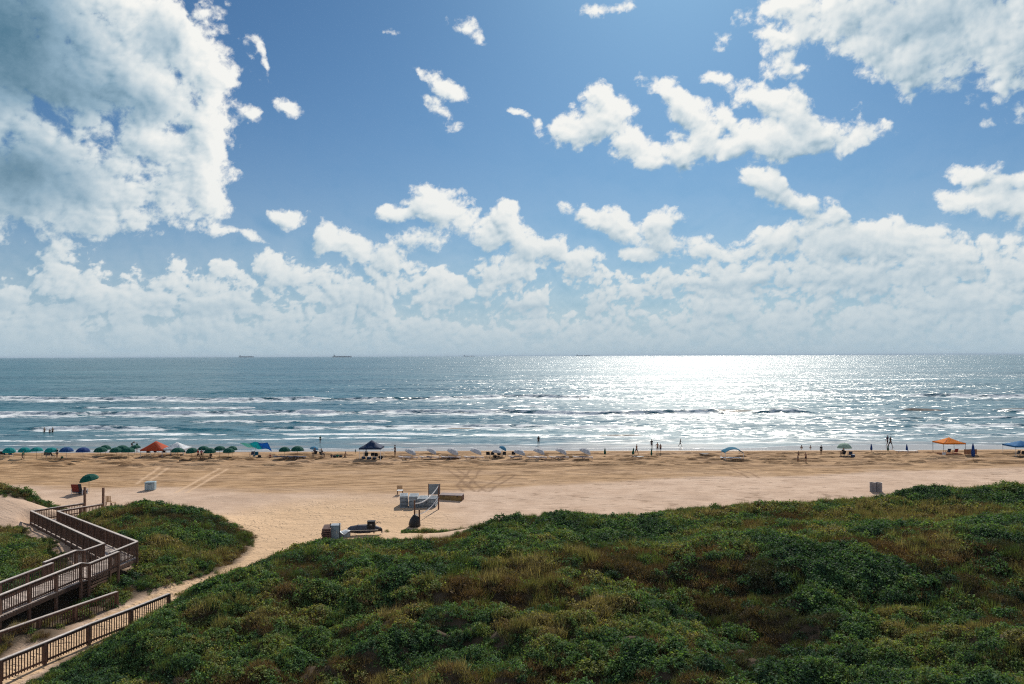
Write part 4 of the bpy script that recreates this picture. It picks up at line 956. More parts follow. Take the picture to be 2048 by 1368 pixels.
def tent(x0, x1, apex, eave, base, mat, label, kind='peak', legmat=None, dep=3.0):
    p = gp((x0 + x1) / 2, base); sc = p.y / F_PX; w = (x1 - x0) * sc / 2; zt = (base - apex) * sc; ze = (base - eave) * sc; d = dep / 2
    t = thing('canopy_tent', label, 'tent', p, 0, None)
    n = 12; P = []
    for j in range(n + 1):
        row = []
        for i in range(n + 1):
            u = i / n * 2 - 1; v = j / n * 2 - 1; m_ = max(abs(u), abs(v))
            if kind == 'peak': z_ = (1 - m_) ** 1.25
            elif kind == 'straight': z_ = 1 - m_
            else: z_ = (1 - abs(u) ** 2.2) * (1 - .25 * abs(v) ** 2)
            row.append((u * w, v * d, ze + (zt - ze) * z_ - .04 * math.sin(3.14 * abs(u * v))))
        P.append(row)
    MB().sheet(P, .02).build('roof', mat, t, True)
    v_ = MB()
    if kind != 'dome':
        for a, b in (((-w, -d), (w, -d)), ((w, -d), (w, d)), ((w, d), (-w, d)), ((-w, d), (-w, -d))):
            v_.bar((a[0] * 1.004, a[1] * 1.004, ze - .10), (b[0] * 1.004, b[1] * 1.004, ze - .10), .015, .22)
        v_.build('valance', mat, t)
    fr = MB()
    for a, b in (((-w, -d), (w, -d)), ((w, -d), (w, d)), ((w, d), (-w, d)), ((-w, d), (-w, -d))): fr.bar((a[0] * .98, a[1] * .98, ze - .06), (b[0] * .98, b[1] * .98, ze - .06), .03, .03)
    if kind != 'dome':
        for sx in (-1, 1): fr.tube([(sx * w * .98, -d * .98, ze - .05), (0, 0, zt - .06)], .015, 4); fr.tube([(sx * w * .98, d * .98, ze - .05), (0, 0, zt - .06)], .015, 4)
    fr.build('roof_frame', M_pole, t)
    for sx in (-1, 1):
        for sy_ in (-1, 1):
            l = MB(); lx, ly = sx * w * .97, sy_ * d * .97; g = ground_z(p.x + lx, p.y + ly) - p.z - .1
            l.box((lx, ly, (ze + g) / 2), (.045, .045, ze - g)); l.box((lx, ly, g + .11), (.12, .12, .02)); l.build('leg', legmat or M_pole, t)
    return t, p, w, sc
T_or = cloth('tent_orange', (.50, .085, .03), .35); T_wh = cloth('tent_white', (.66, .69, .72), .3); T_nv = cloth('tent_navy', (.015, .035, .085), .12); T_gold = cloth('tent_golden', (.80, .30, .04), .45); T_blue = cloth('tent_blue', (.04, .22, .48), .45); T_dome = cloth('tent_dome_blue', (.02, .22, .36), .4)
tent(290, 334, 882, 897, 913, T_or, 'orange peaked tent standing against the white one on the left', 'straight')
tent(332, 376, 884, 896, 912, T_wh, 'white peaked tent with swooping roof right of the orange one', 'peak')
tent(722, 765, 880, 894, 918.5, T_nv, 'navy peaked tent over a seated person and dark beach gear', 'peak', M_white)
tent(1876, 1920, 874.5, 884, 904, T_gold, 'golden orange tent on thin legs near the right edge', 'peak', M_dark)
tent(2018, 2066, 881, 890, 911, T_blue, 'bright blue tent cut off by the right edge of the frame', 'straight')
tent(1446, 1483, 894, 903.5, 917, T_dome, 'low blue dome shelter on four thin poles over pale loungers', 'dome', M_white, 2.2)
# the wind shade: a sheet streaming from a bowed pole
p = gp(509, 913); sc = p.y / F_PX
t = thing('beach_shelter', 'turquoise and blue wind shade billowing over two chairs', 'shelter', p)
def shade_pt(u, v):
    x = (-28 + 56 * u) * sc; top = (29 - 1.5 * abs(u - .6) * 3) * sc; drop = (5 + 14 * u + 2.0 * math.sin(u * 5)) * sc
    return (x + v * 5 * sc, (v - .5) * .9 + math.sin(u * 9) * .12, top - v * drop + .10 * math.sin(u * 14 + v * 3))
for nm, u0_, u1_, cl in (('pale_panel', 0, .34, cloth('shade_pale', (.25, .62, .60), .5)), ('turquoise_panel', .34, .66, cloth('shade_turquoise', (.02, .46, .52), .55)), ('blue_panel', .66, 1, cloth('shade_blue', (.02, .24, .60), .5))):
    MB().sheet([[shade_pt(u0_ + (u1_ - u0_) * i / 6, j / 6) for i in range(7)] for j in range(7)], .015).build(nm, cl, t, True)
MB().tube([(0, 0, -.1), (.1, 0, 1.1), (.35, -.1, 1.9), (1.1, -.2, 2.2), (2.0, -.2, 2.05)], .025, 6).build('bowed_pole', M_pole, t)
MB().tube([(0, 0, .9), (-.5, 0, 1.6), (-1.9, 0, 2.05)], .012, 5).build('guy_line', M_pole, t)
MB().tube([(0, -.05, .02), (0, -.05, .22), (0, -.05, .30)], [.16, .18, .06], 8).build('sand_bag', T_dome, t, True)

M_lng = simple('lounger_faded', (.33, .29, .30), .7, .2, 4)
# ---------------------------------------------------------------- loungers and chairs
def lounger(loc, rz, mat, label, group, back=32, scale=1.0, fmat=None):
    t = thing('lounger', label, 'lounger', loc, rz, group, scale=scale); fm = fmat or M_lng
    def seat():
        b = MB()
        for k in range(8): b.box((0, -.62 + k * .15, .33), (.56, .12, .025))
        return b
    def bk():
        b = MB()
        for k in range(5):
            y = .07 + k * .15; b.box((0, y, 0), (.56, .12, .025))
        b.box((-.29, .35, -.02), (.04, .76, .04)); b.box((.29, .35, -.02), (.04, .76, .04)); return b
    part('lseat', seat, 'seat', mat, t); o = part('lback', bk, 'backrest', mat, t); o.location = (0, .52, .33); o.rotation_euler = (R(back), 0, 0)
    part('lframe', lambda: MB().box((-.31, .15, .29), (.04, 1.75, .05)).box((.31, .15, .29), (.04, 1.75, .05)).box((0, -.72, .29), (.58, .04, .05)).box((0, 1.02, .29), (.58, .04, .05)), 'frame', fm, t)
    for sx in (-1, 1):
        for y in (-.6, .85):
            o = part('lleg', lambda: MB().box((0, 0, .13), (.05, .05, .30)), 'leg', fm, t); o.location = (sx * .30, y, 0)
    return t
def camp_chair(loc, rz, mat, label, group=None, scale=1.0, fmat=None):
    t = thing('beach_chair', label, 'chair', loc, rz, group, scale=scale); fm = fmat or M_pole
    part('cseat', lambda: MB().sheet([[(x, y, .40 - .05 * (1 - (x / .25) ** 2)) for x in (-.25, -.12, 0, .12, .25)] for y in (-.24, 0, .22)], .02), 'seat', mat, t)
    part('cback', lambda: MB().sheet([[(x, .22 + k * .11 + .03 * (1 - (x / .25) ** 2), .42 + k * .24) for x in (-.25, -.12, 0, .12, .25)] for k in range(3)], .02), 'backrest', mat, t)
    for sx in (-1, 1):
        o = part('carm', lambda: MB().box((0, -.02, .62), (.07, .5, .03)).tube([(0, -.24, .62), (0, -.26, .0)], .014, 5), 'armrest', mat, t); o.location = (sx * .28, 0, 0)
        o = part('cleg', lambda: MB().tube([(0, -.26, .0), (0, .24, .42), (0, .46, .92)], .014, 5).tube([(0, .30, .0), (0, -.22, .40)], .014, 5), 'leg', fm, t); o.location = (sx * .265, 0, 0)
    return t
def ground_pt(px, py):
    p = gp(px, py); return p
GL = 'pale loungers under the white umbrellas'
for px, nm in ((820.8, 'at the row\'s left end'), (863, 'second in the white row'), (905.5, 'third in the white row'), (951.8, 'left of the dark gear'), (1078, 'below the wader in black'), (1122, 'last but one in the row'), (1170, 'at the row\'s right end')):
    for s_, side in ((-8.5, 'left'), (6.5, 'right')):
        p = ground_pt(px + s_, 918); lounger(p, R(82 + random.uniform(-5, 5)), M_lng, f'{side} pale lounger under the white umbrella {nm}', GL, 8, .95)
p = ground_pt(1034, 917.5); lounger(p, R(85), M_lng, 'single pale lounger under the white umbrella seen edge on', GL, 8)
for px, lab in ((562, 'pale lounger at the left under the left touching green umbrella'), (576, 'pale lounger at the right under the left touching green umbrella'), (590, 'pale lounger under the right touching green umbrella, left of two'), (603, 'pale lounger under the right touching green umbrella, right of two')):
    p = ground_pt(px, 917); lounger(p, R(88), M_navy, lab.replace('pale', 'dark blue'), 'dark blue loungers under the touching green umbrellas', 6, .95)
for px, lab in ((1457, 'pale lounger at the left under the low blue dome shelter'), (1473, 'pale lounger at the right under the low blue dome shelter')):
    p = ground_pt(px, 919.5); lounger(p, R(86), M_white, lab, 'loungers under the dome shelter', 6, .95)
for px, py, lab in ((1806, 905.5, 'flat pale lounger left of the closed umbrella by the golden tent'), (1826, 905.5, 'flat pale lounger right of the closed umbrella by the golden tent')):
    p = ground_pt(px, py); lounger(p, R(88), M_white, lab, 'flat loungers near the golden tent', 2, .95)
for px, py, rz, m_, lab in (
 (4, 913.5, 30, M_dark, 'dark beach chair at the very left edge of the frame'), (12, 914, -20, M_dark, 'dark beach chair under the far left turquoise umbrella, between two others'), (22, 914, 10, M_navy, 'dark navy beach chair right of the pole of the far left turquoise umbrella'),
 (89, 915, 60, C_grey, 'grey beach chair facing sideways left of the person in dark clothes'), (97, 915.5, 20, C_grey, 'grey beach chair closer to the person in dark clothes'), (107, 916, -30, M_dark, 'dark low chair touching the person in dark clothes'),
 (297, 910, 20, M_dark, 'dark chair at the left under the orange tent'), (312.5, 909, -10, M_navy, 'navy chair at the middle under the orange tent'), (328, 909.5, 15, M_navy, 'navy chair at the right under the orange tent'),
 (346, 909, 0, C_teal, 'teal chair under the left half of the white tent'), (369, 909, 0, M_dark, 'dark chair under the right half of the white tent'),
 (504, 914, 40, M_navy, 'navy chair leaning back, left one under the wind shade'), (513, 914.5, 20, T_dome, 'teal blue chair, right one under the wind shade'),
 (629, 913, 50, M_dark, 'dark chair holding the left one of the seated pair'), (644.5, 914.5, -40, M_dark, 'dark chair holding the right one of the seated pair'),
 (745.5, 916.5, 10, M_dark, 'dark chair in the middle under the navy tent'), (754, 917, -10, C_black, 'black chair right of the middle under the navy tent'), (732, 916.5, 20, M_dark, 'dark chair holding the person under the navy tent'),
 (976, 914.5, 0, C_black, 'black chair left of the light blue umbrella, nearest the white row'), (984, 914.5, 20, M_dark, 'dark chair immediately left of the light blue umbrella'), (999, 914.5, -15, C_black, 'black chair beneath the light blue umbrella'), (1008, 914.5, 10, M_dark, 'dark chair right of the pole of the light blue umbrella'), (1027, 914, 0, C_black, 'small black chair behind the single pale lounger'),
 (1686, 913, 10, M_dark, 'dark chair on the left under the pale green umbrella'), (1700, 914, -10, M_navy, 'navy chair on the right under the pale green umbrella'),
 (1896, 908.5, 0, M_navy, 'navy chair on the left under the golden tent'), (1910.5, 908.5, 0, C_red, 'dark red chair on the right under the golden tent'),
 (2034, 912, 10, C_grey, 'grey chair on the left under the bright blue tent at the edge'), (2045, 913, -10, M_dark, 'dark chair at the right edge under the bright blue tent')):
    p = ground_pt(px, py); camp_chair(p, R(180 + rz), m_, lab, 'beach chairs along the waterline')
for px, py, rz, sh, lab in ((628.6, 913, 230, C_navy, 'seated person in navy, left one of the pair under the small light blue umbrella'), (644.3, 914.5, 140, C_grey, 'seated person in grey, right one of the pair under the small light blue umbrella'), (732, 916.5, 200, C_white, 'person in white seated under the navy tent'), (1686, 913, 190, C_black, 'person in black seated under the pale green umbrella')):
    p = ground_pt(px, py); person(p, 'sit', 1.38, R(rz), lab, sh, C_black)
p = ground_pt(689.5, 914.5); person(p, 'ground', .95, R(70), 'person sitting on the sand right of the dark bags, left of the navy tent', None, C_black)
p = ground_pt(663, 915); person(p, 'ground', .62, R(10), 'small child sitting on the sand at the left end of the dark bags', C_navy, C_black)
p = ground_pt(541, 915.5); person(p, 'ground', .7, R(-10), 'small child in red sitting alone on the sand right of the wind shade', C_red, C_black)
p = ground_pt(422, 914.5); person(p, 'ground', .75, R(10), 'small child in black sitting under the green umbrella right of the close pair', C_black, C_black)
# bags and coolers
def bag(px, py, w, h, mat, label):
    p = gp(px, py); t = thing('beach_bag', label, 'bag', p, random.uniform(-.4, .4), 'bags lying on the sand')
    MB().tube([(-w / 2, 0, h * .3), (-w * .42, 0, h * .45), (0, 0, h * .5), (w * .42, 0, h * .45), (w / 2, 0, h * .3)], [h * .15, h * .42, h * .5, h * .42, h * .15], 9).build('sack', mat, t, True)
    MB().tube([(-w * .25, 0, h * .85), (-w * .12, 0, h * 1.25), (w * .12, 0, h * 1.25), (w * .25, 0, h * .85)], .015, 5).build('handle', mat, t)
def cooler(px, py, w, h, mat, label):
    p = gp(px, py); t = thing('cooler', label, 'cooler', p, random.uniform(-.3, .3), 'coolers on the sand')
    MB().box((0, 0, h * .4), (w, w * .6, h * .8), bev=.02).build('body', mat, t); MB().box((0, 0, h * .9), (w * 1.03, w * .63, h * .18), bev=.02).build('lid', M_white, t)
    MB().tube([(-w * .4, -w * .33, h * .6), (-w * .4, -w * .42, h * .75), (w * .4, -w * .42, h * .75), (w * .4, -w * .33, h * .6)], .012, 5).build('handle', M_pole, t)
for a in ((669, 915, .5, .35, M_dark, 'dark bag left in the heap on the sand before the sitting person'), (675, 914.5, .4, .42, C_green, 'green bag in the middle of the heap on the sand'), (681.5, 914.5, .55, .32, M_dark, 'dark flat bag right beside the person sitting on the sand'), (727, 918, .6, .4, M_navy, 'navy bag by the left legs of the navy tent'), (761.5, 918, .6, .5, C_black, 'black bag by the right legs of the navy tent'), (124, 916.5, .3, .3, C_green, 'small green bag at the feet of the person in dark clothes'), (990, 915.5, .5, .4, C_black, 'black bag between the chairs left of the light blue umbrella'), (519, 914.5, .5, .35, M_dark, 'dark bag right of the chairs under the wind shade')): bag(*a)
for a in ((738, 918.5, .55, .4, M_navy, 'navy cooler in front under the navy tent'), (749, 919, .5, .38, M_dark, 'dark cooler right of the navy one under the navy tent'), (1706, 914, .5, .42, M_navy, 'navy cooler right of the chairs under the pale green umbrella'), (1888, 909.5, .45, .35, M_white, 'white cooler left of the navy chair under the golden tent')): cooler(*a)
# low mats and screen
for px, py, w, mat, lab in ((1409, 908, 1.3, C_grey, 'grey mat lying flat at the waterline left of the blue dome shelter'), (1277, 913, 1.5, C_white, 'white towel spread beside the bare-chested walker')):
    p = gp(px, py); t = thing('beach_mat', lab, 'mat', p + Vector((0, 0, .02)), .1)
    MB().sheet([[(x, y, .03 + .025 * math.sin(x * 5 + y * 3)) for x in np.linspace(-w / 2, w / 2, 8)] for y in np.linspace(-.5, .5, 5)], .012).build('cloth', mat, t); MB().tube([(-w / 2, -.5, .06), (-w / 2, .5, .06)], .05, 7).build('rolled_end', mat, t)
p = gp(1946, 911); t = thing('wind_screen', 'brown cloth wind screen behind the tall closed navy umbrella', 'screen', p + Vector((0, .6, 0)))
MB().sheet([[(x, .08 * math.sin(x * 3), z_) for x in np.linspace(-.95, .95, 10)] for z_ in (.12, .5, .85)], .01).build('cloth', cloth('screen_brown', (.20, .11, .07), .3), t)
for x in (-.95, 0, .95): MB().tube([(x, 0, -.1), (x, 0, .95)], .018, 5).build('stake', M_polew, t)

# ---------------------------------------------------------------- mid beach
# seat with the red back beside the lone green umbrella
p = gp(158, 989); Q = thing('beach_armchair', 'wide beach seat with red back and dark blue cushion under the lone green umbrella', 'chair', p, R(170), scale=1.1)
MB().box((0, -.1, .28), (1.15, .75, .16), bev=.04).build('seat', M_navy, Q); MB().box((.12, .36, .70), (.85, .10, .78), rx=R(-14), bev=.03).build('backrest', cloth('cloth_brick', (.17, .030, .022), .1), Q)
MB().box((-.45, .38, .72), (.30, .14, .85), rx=R(-14), bev=.03).build('side_panel', M_dark, Q)
for sx in (-1, 1): MB().box((sx * .62, -.08, .50), (.08, .80, .05), bev=.01).box((sx * .62, -.42, .24), (.05, .05, .5)).box((sx * .62, .3, .24), (.05, .05, .5)).build('armrest', M_white, Q)
MB().tube([(-.5, -.55, .10), (0, -.62, .14), (.5, -.55, .10)], [.10, .14, .10], 8).build('rolled_towel', C_white, Q, True)
# low wooden chair with its table, by the end of the boardwalk
p = gp(217, 1011); t = thing('wooden_chair', 'small brown wooden chair standing beside the end of the boardwalk', 'chair', p, R(200))
MB().box((0, 0, .40), (.5, .48, .05), bev=.01).build('seat', M_polew, t); b = MB()
for k in range(4): b.box((-.19 + .125 * k, .26, .72), (.10, .03, .62), rx=R(-10))
b.build('backrest', M_polew, t)
for sx in (-1, 1):
    for sy_ in (-1, 1): MB().box((sx * .22, sy_ * .2, .19), (.05, .05, .40)).build('leg', M_wood, t)
p = gp(226.5, 1013); t = thing('side_table', 'low wooden slatted table right of the small brown chair', 'table', p, R(15)); b = MB()
for k in range(4): b.box((-.18 + .12 * k, 0, .42), (.10, .45, .03))
b.build('table_top', M_polew, t)
for sx in (-1, 1):
    for sy_ in (-1, 1): MB().box((sx * .19, sy_ * .18, .20), (.045, .045, .42)).build('leg', M_wood, t)
# bins
M_stack_ = simple('rib_grey', (.33, .40, .44), .6, .2, 4)
M_bin = simple('bin_pale', (.26, .34, .38), .5, .2, 3)
p = gp(301, 980); t = thing('storage_box', 'pale blue plastic storage box alone on the left of the mid beach', 'box', p, R(12))
MB().box((0, 0, .43), (1.05, .9, .82), bev=.05).build('box_body', M_bin, t); MB().box((0, 0, .89), (1.10, .95, .10), bev=.03).build('lid', M_bin, t)
for sx in (-1, 1): MB().box((sx * .3, -.46, .45), (.06, .04, .7)).build('side_rib', M_stack_, t)
MB().tube([(-.15, -.48, .7), (-.15, -.53, .72), (.15, -.53, .72), (.15, -.48, .7)], .018, 5).build('handle', M_dark, t)
M_wire = simple('wire_grey', (.23, .23, .25), .5, .2, 8)
for px, lab in ((1746, 'grey slatted bin at the right of the mid beach, left one of the two'), (1758, 'grey slatted bin at the right of the mid beach, right one of the two')):
    p = gp(px, 983.5); t = thing('litter_bin', lab, 'bin', p, 0, 'slatted litter bins'); b = MB()
    for k in range(16):
        a = k * math.pi / 8; b.box((.31 * math.cos(a), .31 * math.sin(a), .50), (.10, .02, .95), rz=a + math.pi / 2)
    b.build('slats', M_wire, t)
    b = MB()
    for z_ in (.06, .5, .98):
        b.tube([(.335 * math.cos(k * math.pi / 8), .335 * math.sin(k * math.pi / 8), z_) for k in range(17)], .02, 5)
    b.build('hoops', M_wire, t); MB().tube([(0, 0, .06), (0, 0, .9)], .26, 12).build('liner', M_dark, t)
# folded loungers in stacks by the net
M_stack = simple('stack_grey', (.24, .28, .32), .6, .2, 4); M_stackb = simple('stack_brown', (.11, .06, .05), .7, .3, 4)
def stack(px, py, n, dz, wid, lng, rz, mat, top_lab, lab, group, Y=None):
    p = gp(px, py) if Y is None else Vector((at_y(px, Y), Y, ground_z(at_y(px, Y), Y)))
    for k in range(n):
        t = thing('stacked_lounger', top_lab if k == n - 1 else lab, 'lounger', p + Vector((random.uniform(-.02, .02), random.uniform(-.02, .02), k * dz - .02)), R(rz + random.uniform(-2, 2)), group)
        def fr(): return MB().box((-wid / 2, 0, dz * .55), (.06, lng, dz * .45)).box((wid / 2, 0, dz * .55), (.06, lng, dz * .45)).box((0, -lng / 2 + .03, dz * .55), (wid - .06, .06, dz * .45)).box((0, lng / 2 - .03, dz * .55), (wid - .06, .06, dz * .45))
        def sl():
            b = MB()
            for j in range(9): b.box((0, -lng / 2 + .15 + j * (lng - .3) / 8, dz * .80), (wid - .08, .11, .02))
            return b
        part(('sfr', wid, lng, dz), fr, 'frame', mat, t); part(('ssl', wid, lng, dz), sl, 'slats', mat, t)
        for sx in (-1, 1):
            o = part(('sleg', dz), lambda: MB().box((0, 0, dz * .25), (.05, .10, dz * .5)), 'leg', mat, t); o.location = (sx * wid / 2, -lng / 2 + .1, 0)
            o = part(('sleg', dz), lambda: MB().box((0, 0, dz * .25), (.05, .10, dz * .5)), 'leg', mat, t); o.location = (sx * wid / 2, lng / 2 - .1, 0)
stack(808, 1012.5, 9, .135, .75, 1.8, 8, M_stack, 'topmost grey lounger of the leftmost stack by the net', 'grey lounger below the top in the leftmost stack by the net', 'leftmost stack by the net')
stack(827.5, 1013, 9, .135, .82, 1.8, 4, M_stack, 'topmost grey lounger of the second stack by the net', 'grey lounger below the top in the second stack by the net', 'second stack by the net')
stack(846, 1012, 7, .135, .85, 1.8, 2, M_stack, 'topmost grey lounger of the third stack by the net', 'grey lounger below the top in the third stack by the net', 'third stack by the net')
stack(865, 1012, 7, .135, .80, 1.8, -2, M_stack, 'topmost grey lounger of the rightmost stack, behind the tall net post', 'grey lounger below the top in the rightmost stack behind the net post', 'rightmost stack by the net')
# upright panel behind the stacks
p = gp(866, 1003); t = thing('notice_panel', 'grey upright panel standing behind the rightmost stack of loungers', 'panel', p + Vector((0, 1.2, 0)), R(3))
MB().box((0, 0, 1.05), (1.15, .05, 1.1), bev=.01).build('board', simple('panel_grey', (.17, .20, .22), .6, .2, 3), t)
for sx in (-1, 1): MB().box((sx * .6, 0, .75), (.07, .07, 1.8)).build('post', M_wood, t)
p = gp(800, 989); t = thing('lifeguard_seat', 'small white and brown seat behind the leftmost stack of loungers', 'seat', p, R(180))
MB().box((0, 0, .45), (.6, .5, .06)).build('seat', M_white, t); MB().box((0, .24, .80), (.6, .05, .45), bev=.01).build('backrest', M_polew, t)
for sx in (-1, 1): MB().box((sx * .27, -.2, .22), (.05, .05, .45)).box((sx * .27, .2, .22), (.05, .05, .45)).build('leg', M_wood, t)
# long wooden box
M_boxs = simple('box_ochre', (.20, .135, .055), .8, .3, 3); M_boxt = simple('box_lid_grey', (.19, .15, .145), .8, .25, 3)
a, b_ = gp(881, 999), gp(925, 1002); c = (a + b_) / 2; L = (b_ - a).length; rz = math.atan2(b_.y - a.y, b_.x - a.x)
t = thing('wooden_box', 'long low wooden box with a grey lid right of the tall net post', 'box', c + Vector((0, .3, 0)), rz)
MB().box((0, 0, .25), (L, .8, .55), bev=.01).build('box_body', M_boxs, t); MB().box((0, .03, .555), (L + .06, .9, .06), rx=R(4)).build('lid', M_boxt, t)
for x in (-L * .3, L * .3): MB().box((x, -.42, .45), (.12, .02, .10)).build('hinge', M_dark, t)
for x in (-L / 2 - .02, L / 2 + .02): MB().box((x, 0, .26), (.04, .82, .5)).build('end_board', M_wood, t)
# net
n1, n2 = gp(877, 1019), Vector((at_y(829, 66.5), 66.5, ground_z(at_y(829, 66.5), 66.5)))
t = thing('volleyball_net', 'slack white volleyball net strung between two dark posts', 'net', n1)
r1 = n1 - n1; r2 = n2 - n1
h1_, h2_ = 2.38, 2.25
MB().box((0, 0, h1_ / 2 - .15), (.13, .13, h1_ + .3)).build('post', M_wood, t); MB().box((r2.x, r2.y, r2.z + h2_ / 2 - .15), (.13, .13, h2_ + .3)).build('post', M_wood, t)
def cat(z1, z2, sag, n=14): return [(r2.x * u, r2.y * u, z1 * (1 - u) + (z2 + r2.z) * u - sag * 4 * u * (1 - u)) for u in [i / n for i in range(n + 1)]]
topc = cat(2.3, 1.95, .45); botc = cat(1.25, 1.0, .50)
b = MB()
for q0, q1 in zip(topc, topc[1:]): b.bar(q0, q1, .03, .10)
b.build('top_tape', M_white, t); b = MB()
for q0, q1 in zip(botc, botc[1:]): b.bar(q0, q1, .03, .08)
b.build('bottom_tape', M_white, t); b = MB(); T1, B1 = cat(2.3, 1.95, .45, 60), cat(1.25, 1.0, .50, 60)
for q0, q1 in zip(T1, B1): b.bar(q0, q1, .006, .006)
for k in range(1, 9):
    row = [Vector(q0).lerp(Vector(q1), k / 9) for q0, q1 in zip(T1[::4], B1[::4])]
    for q0, q1 in zip(row, row[1:]): b.bar(q0, q1, .006, .006)
b.build('mesh_cords', M_dark, t)
# black covered heap at the near post
p = n2; t = thing('covered_heap', 'black covered heap at the foot of the nearer net post', 'heap', p + Vector((.05, -.35, 0)))
b = MB(); b.tube([(0, 0, -.1), (0, 0, .2), (.02, 0, .6), (.05, 0, .95), (.05, 0, 1.05)], [.50, .52, .44, .22, .05], 12)
for v in b.b.verts: v.co += Vector((random.uniform(-.05, .05), random.uniform(-.05, .05), random.uniform(-.03, .03)))
b.build('cover', M_black, t, True); MB().tube([(.42, 0, -.1), (.42, 0, 1.5)], .07, 8).build('short_post', M_wood, t)
MB().tube([(.30 * math.cos(k * .7), .30 * math.sin(k * .7), .5) for k in range(10)], .02, 5).build('cord', M_dark, t)
# gear at the edge of the big dune
stack(655, 1073, 6, .17, .62, 1.7, 6, M_stackb, 'topmost brown lounger of the stack at the edge of the big dune', 'brown lounger below the top in the stack at the edge of the big dune', 'brown stack at the edge of the big dune', Y=60.6)
Yc_ = 60.8; X_ = at_y(671.5, Yc_); t = thing('storage_cabinet', 'grey blue storage cabinet with corner posts right of the brown stack', 'cabinet', (X_, Yc_, ground_z(X_, Yc_)), R(5))
MB().box((0, 0, .50), (.68, .75, 1.05), bev=.02).build('cabinet_body', simple('cabinet_blue', (.20, .27, .32), .6, .25, 4), t); MB().box((0, 0, 1.06), (.74, .8, .06), bev=.01).build('lid', M_stack, t)
for sx in (-1, 1): MB().box((sx * .37, -.36, .62), (.05, .05, 1.3)).build('corner_post', M_dark, t)
MB().box((.1, -.39, .55), (.03, .03, .3)).build('handle', M_pole, t)
X_ = at_y(690, 61.2); t = thing('tarpaulin', 'crumpled white tarpaulin between the cabinet and the dark covered boat', 'tarpaulin', (X_, 61.2, ground_z(X_, 61.2)), 0)
MB().sheet([[(x, y, .42 + .10 * math.sin(x * 7 + y * 4) + .35 * x * x - .25 * y * y) for x in np.linspace(-.55, .5, 9)] for y in np.linspace(-.45, .45, 7)], .02).build('sheet', M_white, t); MB().box((0, 0, .18), (.8, .6, .40), bev=.03).build('covered_load', M_stack, t)
X_ = at_y(728, 61.8); z0_ = ground_z(X_, 61.8); t = thing('covered_boat', 'long low boat under a dark tarpaulin lying at the edge of the big dune', 'boat', (X_, 61.8, z0_ + .12), R(6))
b = MB(); b.tube([(-1.35, 0, .42), (-1.1, 0, .40), (-.4, 0, .42), (.4, 0, .44), (1.0, 0, .42), (1.3, 0, .46)], [.10, .30, .40, .40, .30, .08], 12)
for v in b.b.verts: v.co.z = v.co.z * .9 + random.uniform(-.02, .02)
b.build('cover', simple('tarp_grey', (.06, .065, .085), .6, .35, 5), t, True)
MB().bar((-1.2, -.42, .36), (1.2, -.42, .36), .04, .06).build('side_rail', M_pole, t); MB().tube([(-.5, -.43, .1), (-.5, -.2, .75), (-.5, .2, .75), (-.5, .43, .1)], .02, 5).build('strap', M_black, t); MB().tube([(.5, -.43, .1), (.5, -.2, .78), (.5, .2, .78), (.5, .43, .1)], .02, 5).build('strap', M_black, t)
X_ = at_y(744, 62); t = thing('black_crate', 'black crate standing at the right end of the covered boat', 'crate', (X_, 61.7, ground_z(X_, 61.7) + .5), R(4))
MB().box((0, 0, .32), (.62, .5, .60), bev=.03).build('crate_body', M_black, t); MB().box((0, 0, .65), (.66, .54, .06), bev=.01).build('lid', M_dark, t); MB().box((0, -.26, .4), (.2, .03, .05)).build('handle', M_pole, t)
X_ = at_y(757, 62.2); t = thing('folded_cart', 'dark folded cart with curved handle right of the black crate', 'cart', (X_, 61.9, ground_z(X_, 61.9) + .1), R(20))
MB().box((0, 0, .32), (.6, .45, .25), bev=.02).build('tray', M_black, t); MB().tube([(-.25, 0, .4), (-.15, 0, .85), (.1, 0, .95), (.25, 0, .80)], .03, 6).build('handle', M_black, t)
for sx in (-1, 1): MB().tube([(sx * .3, 0, .17), (sx * .36, 0, .17)], .17, 12).build('wheel', M_black, t)

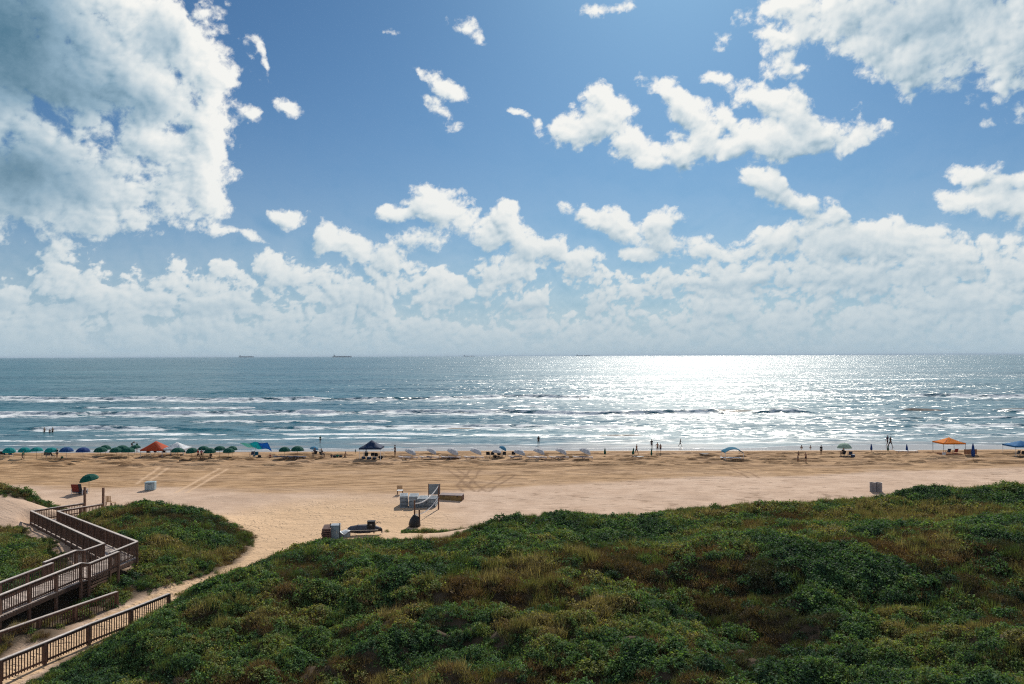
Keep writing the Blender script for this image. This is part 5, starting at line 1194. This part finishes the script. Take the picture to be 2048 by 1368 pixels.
# ---------------------------------------------------------------- ships on the horizon
M_hull = simple('ship_hull', (.055, .065, .075), .7, .1, .02); M_sup = simple('ship_superstructure', (.35, .36, .36), .7, .1, .02)
def ship(x0, x1, Y, label, left=True, hh=17):
    xa, xb = at_y(x0, Y), at_y(x1, Y); L = xb - xa
    t = thing('cargo_ship', label, 'ship', ((xa + xb) / 2, Y, 0), 0, 'ships on the horizon')
    b = MB(); rows = []
    for u in (-.5, -.46, -.3, 0, .3, .44, .5):
        wv = 22 * (1 if abs(u) < .4 else (.15 if u == .5 else .7)); rows.append([(u * L, -wv, hh), (u * L * .98, -wv * .8, -4), (u * L * .98, wv * .8, -4), (u * L, wv, hh)])
    vs = [[b.b.verts.new(p) for p in r] for r in rows]
    for A, B in zip(vs, vs[1:]):
        for k in range(4): b.b.faces.new((A[k], A[(k + 1) % 4], B[(k + 1) % 4], B[k]))
    b.b.faces.new(vs[0]); b.b.faces.new(vs[-1][::-1]); b.build('hull', M_hull, t)
    sx = -.40 * L if left else .40 * L
    MB().box((sx, 0, hh + 9), (L * .07, 30, 18)).box((sx, 0, hh + 20), (L * .05, 36, 4)).build('superstructure', M_sup, t)
    MB().box((sx - L * .035, 0, hh + 20), (L * .025, 8, 14)).build('funnel', M_hull, t); MB().tube([(sx, 0, hh + 20), (sx, 0, hh + 34)], 1.2, 6).build('mast', M_hull, t)
    b = MB()
    for k in range(6): b.box((-.25 * L + k * L * .12, 0, hh + 2.5), (L * .05, 16, 5))
    b.build('deck_gear', M_hull, t); MB().tube([(.44 * L, 0, hh), (.44 * L, 0, hh + 14)], 1.0, 6).build('foremast', M_hull, t)
ship(665, 703, 12000, 'dark long tanker on the horizon, the most clearly seen of the ships')
ship(477, 507, 15500, 'hazy ship with a tall stern block at the left end of the horizon ships', hh=22)
ship(927, 950, 21000, 'very faint small ship on the horizon just left of the glitter')
ship(1153, 1182, 19000, 'faint ship on the horizon above the bright glitter')
# ---------------------------------------------------------------- the sea air
hb = MB(); hb.box((0, 24850, 21), (92000, 50300, 66))
hm = bpy.data.materials.new('sea_haze'); hm.use_nodes = True; Hn = NT(hm.node_tree); Hn.n.clear()
pv = Hn.new('ShaderNodeVolumePrincipled'); pv.inputs['Density'].default_value = 3.2e-5; pv.inputs['Color'].default_value = (.66, .82, .98, 1); pv.inputs['Anisotropy'].default_value = 0.0
Hn.l.new(pv.outputs[0], Hn.new('ShaderNodeOutputMaterial').inputs['Volume'])
haze = hb.build('haze', hm); haze['kind'] = 'stuff'; haze['label'] = 'thin sea haze that pales the horizon'; haze['category'] = 'haze'
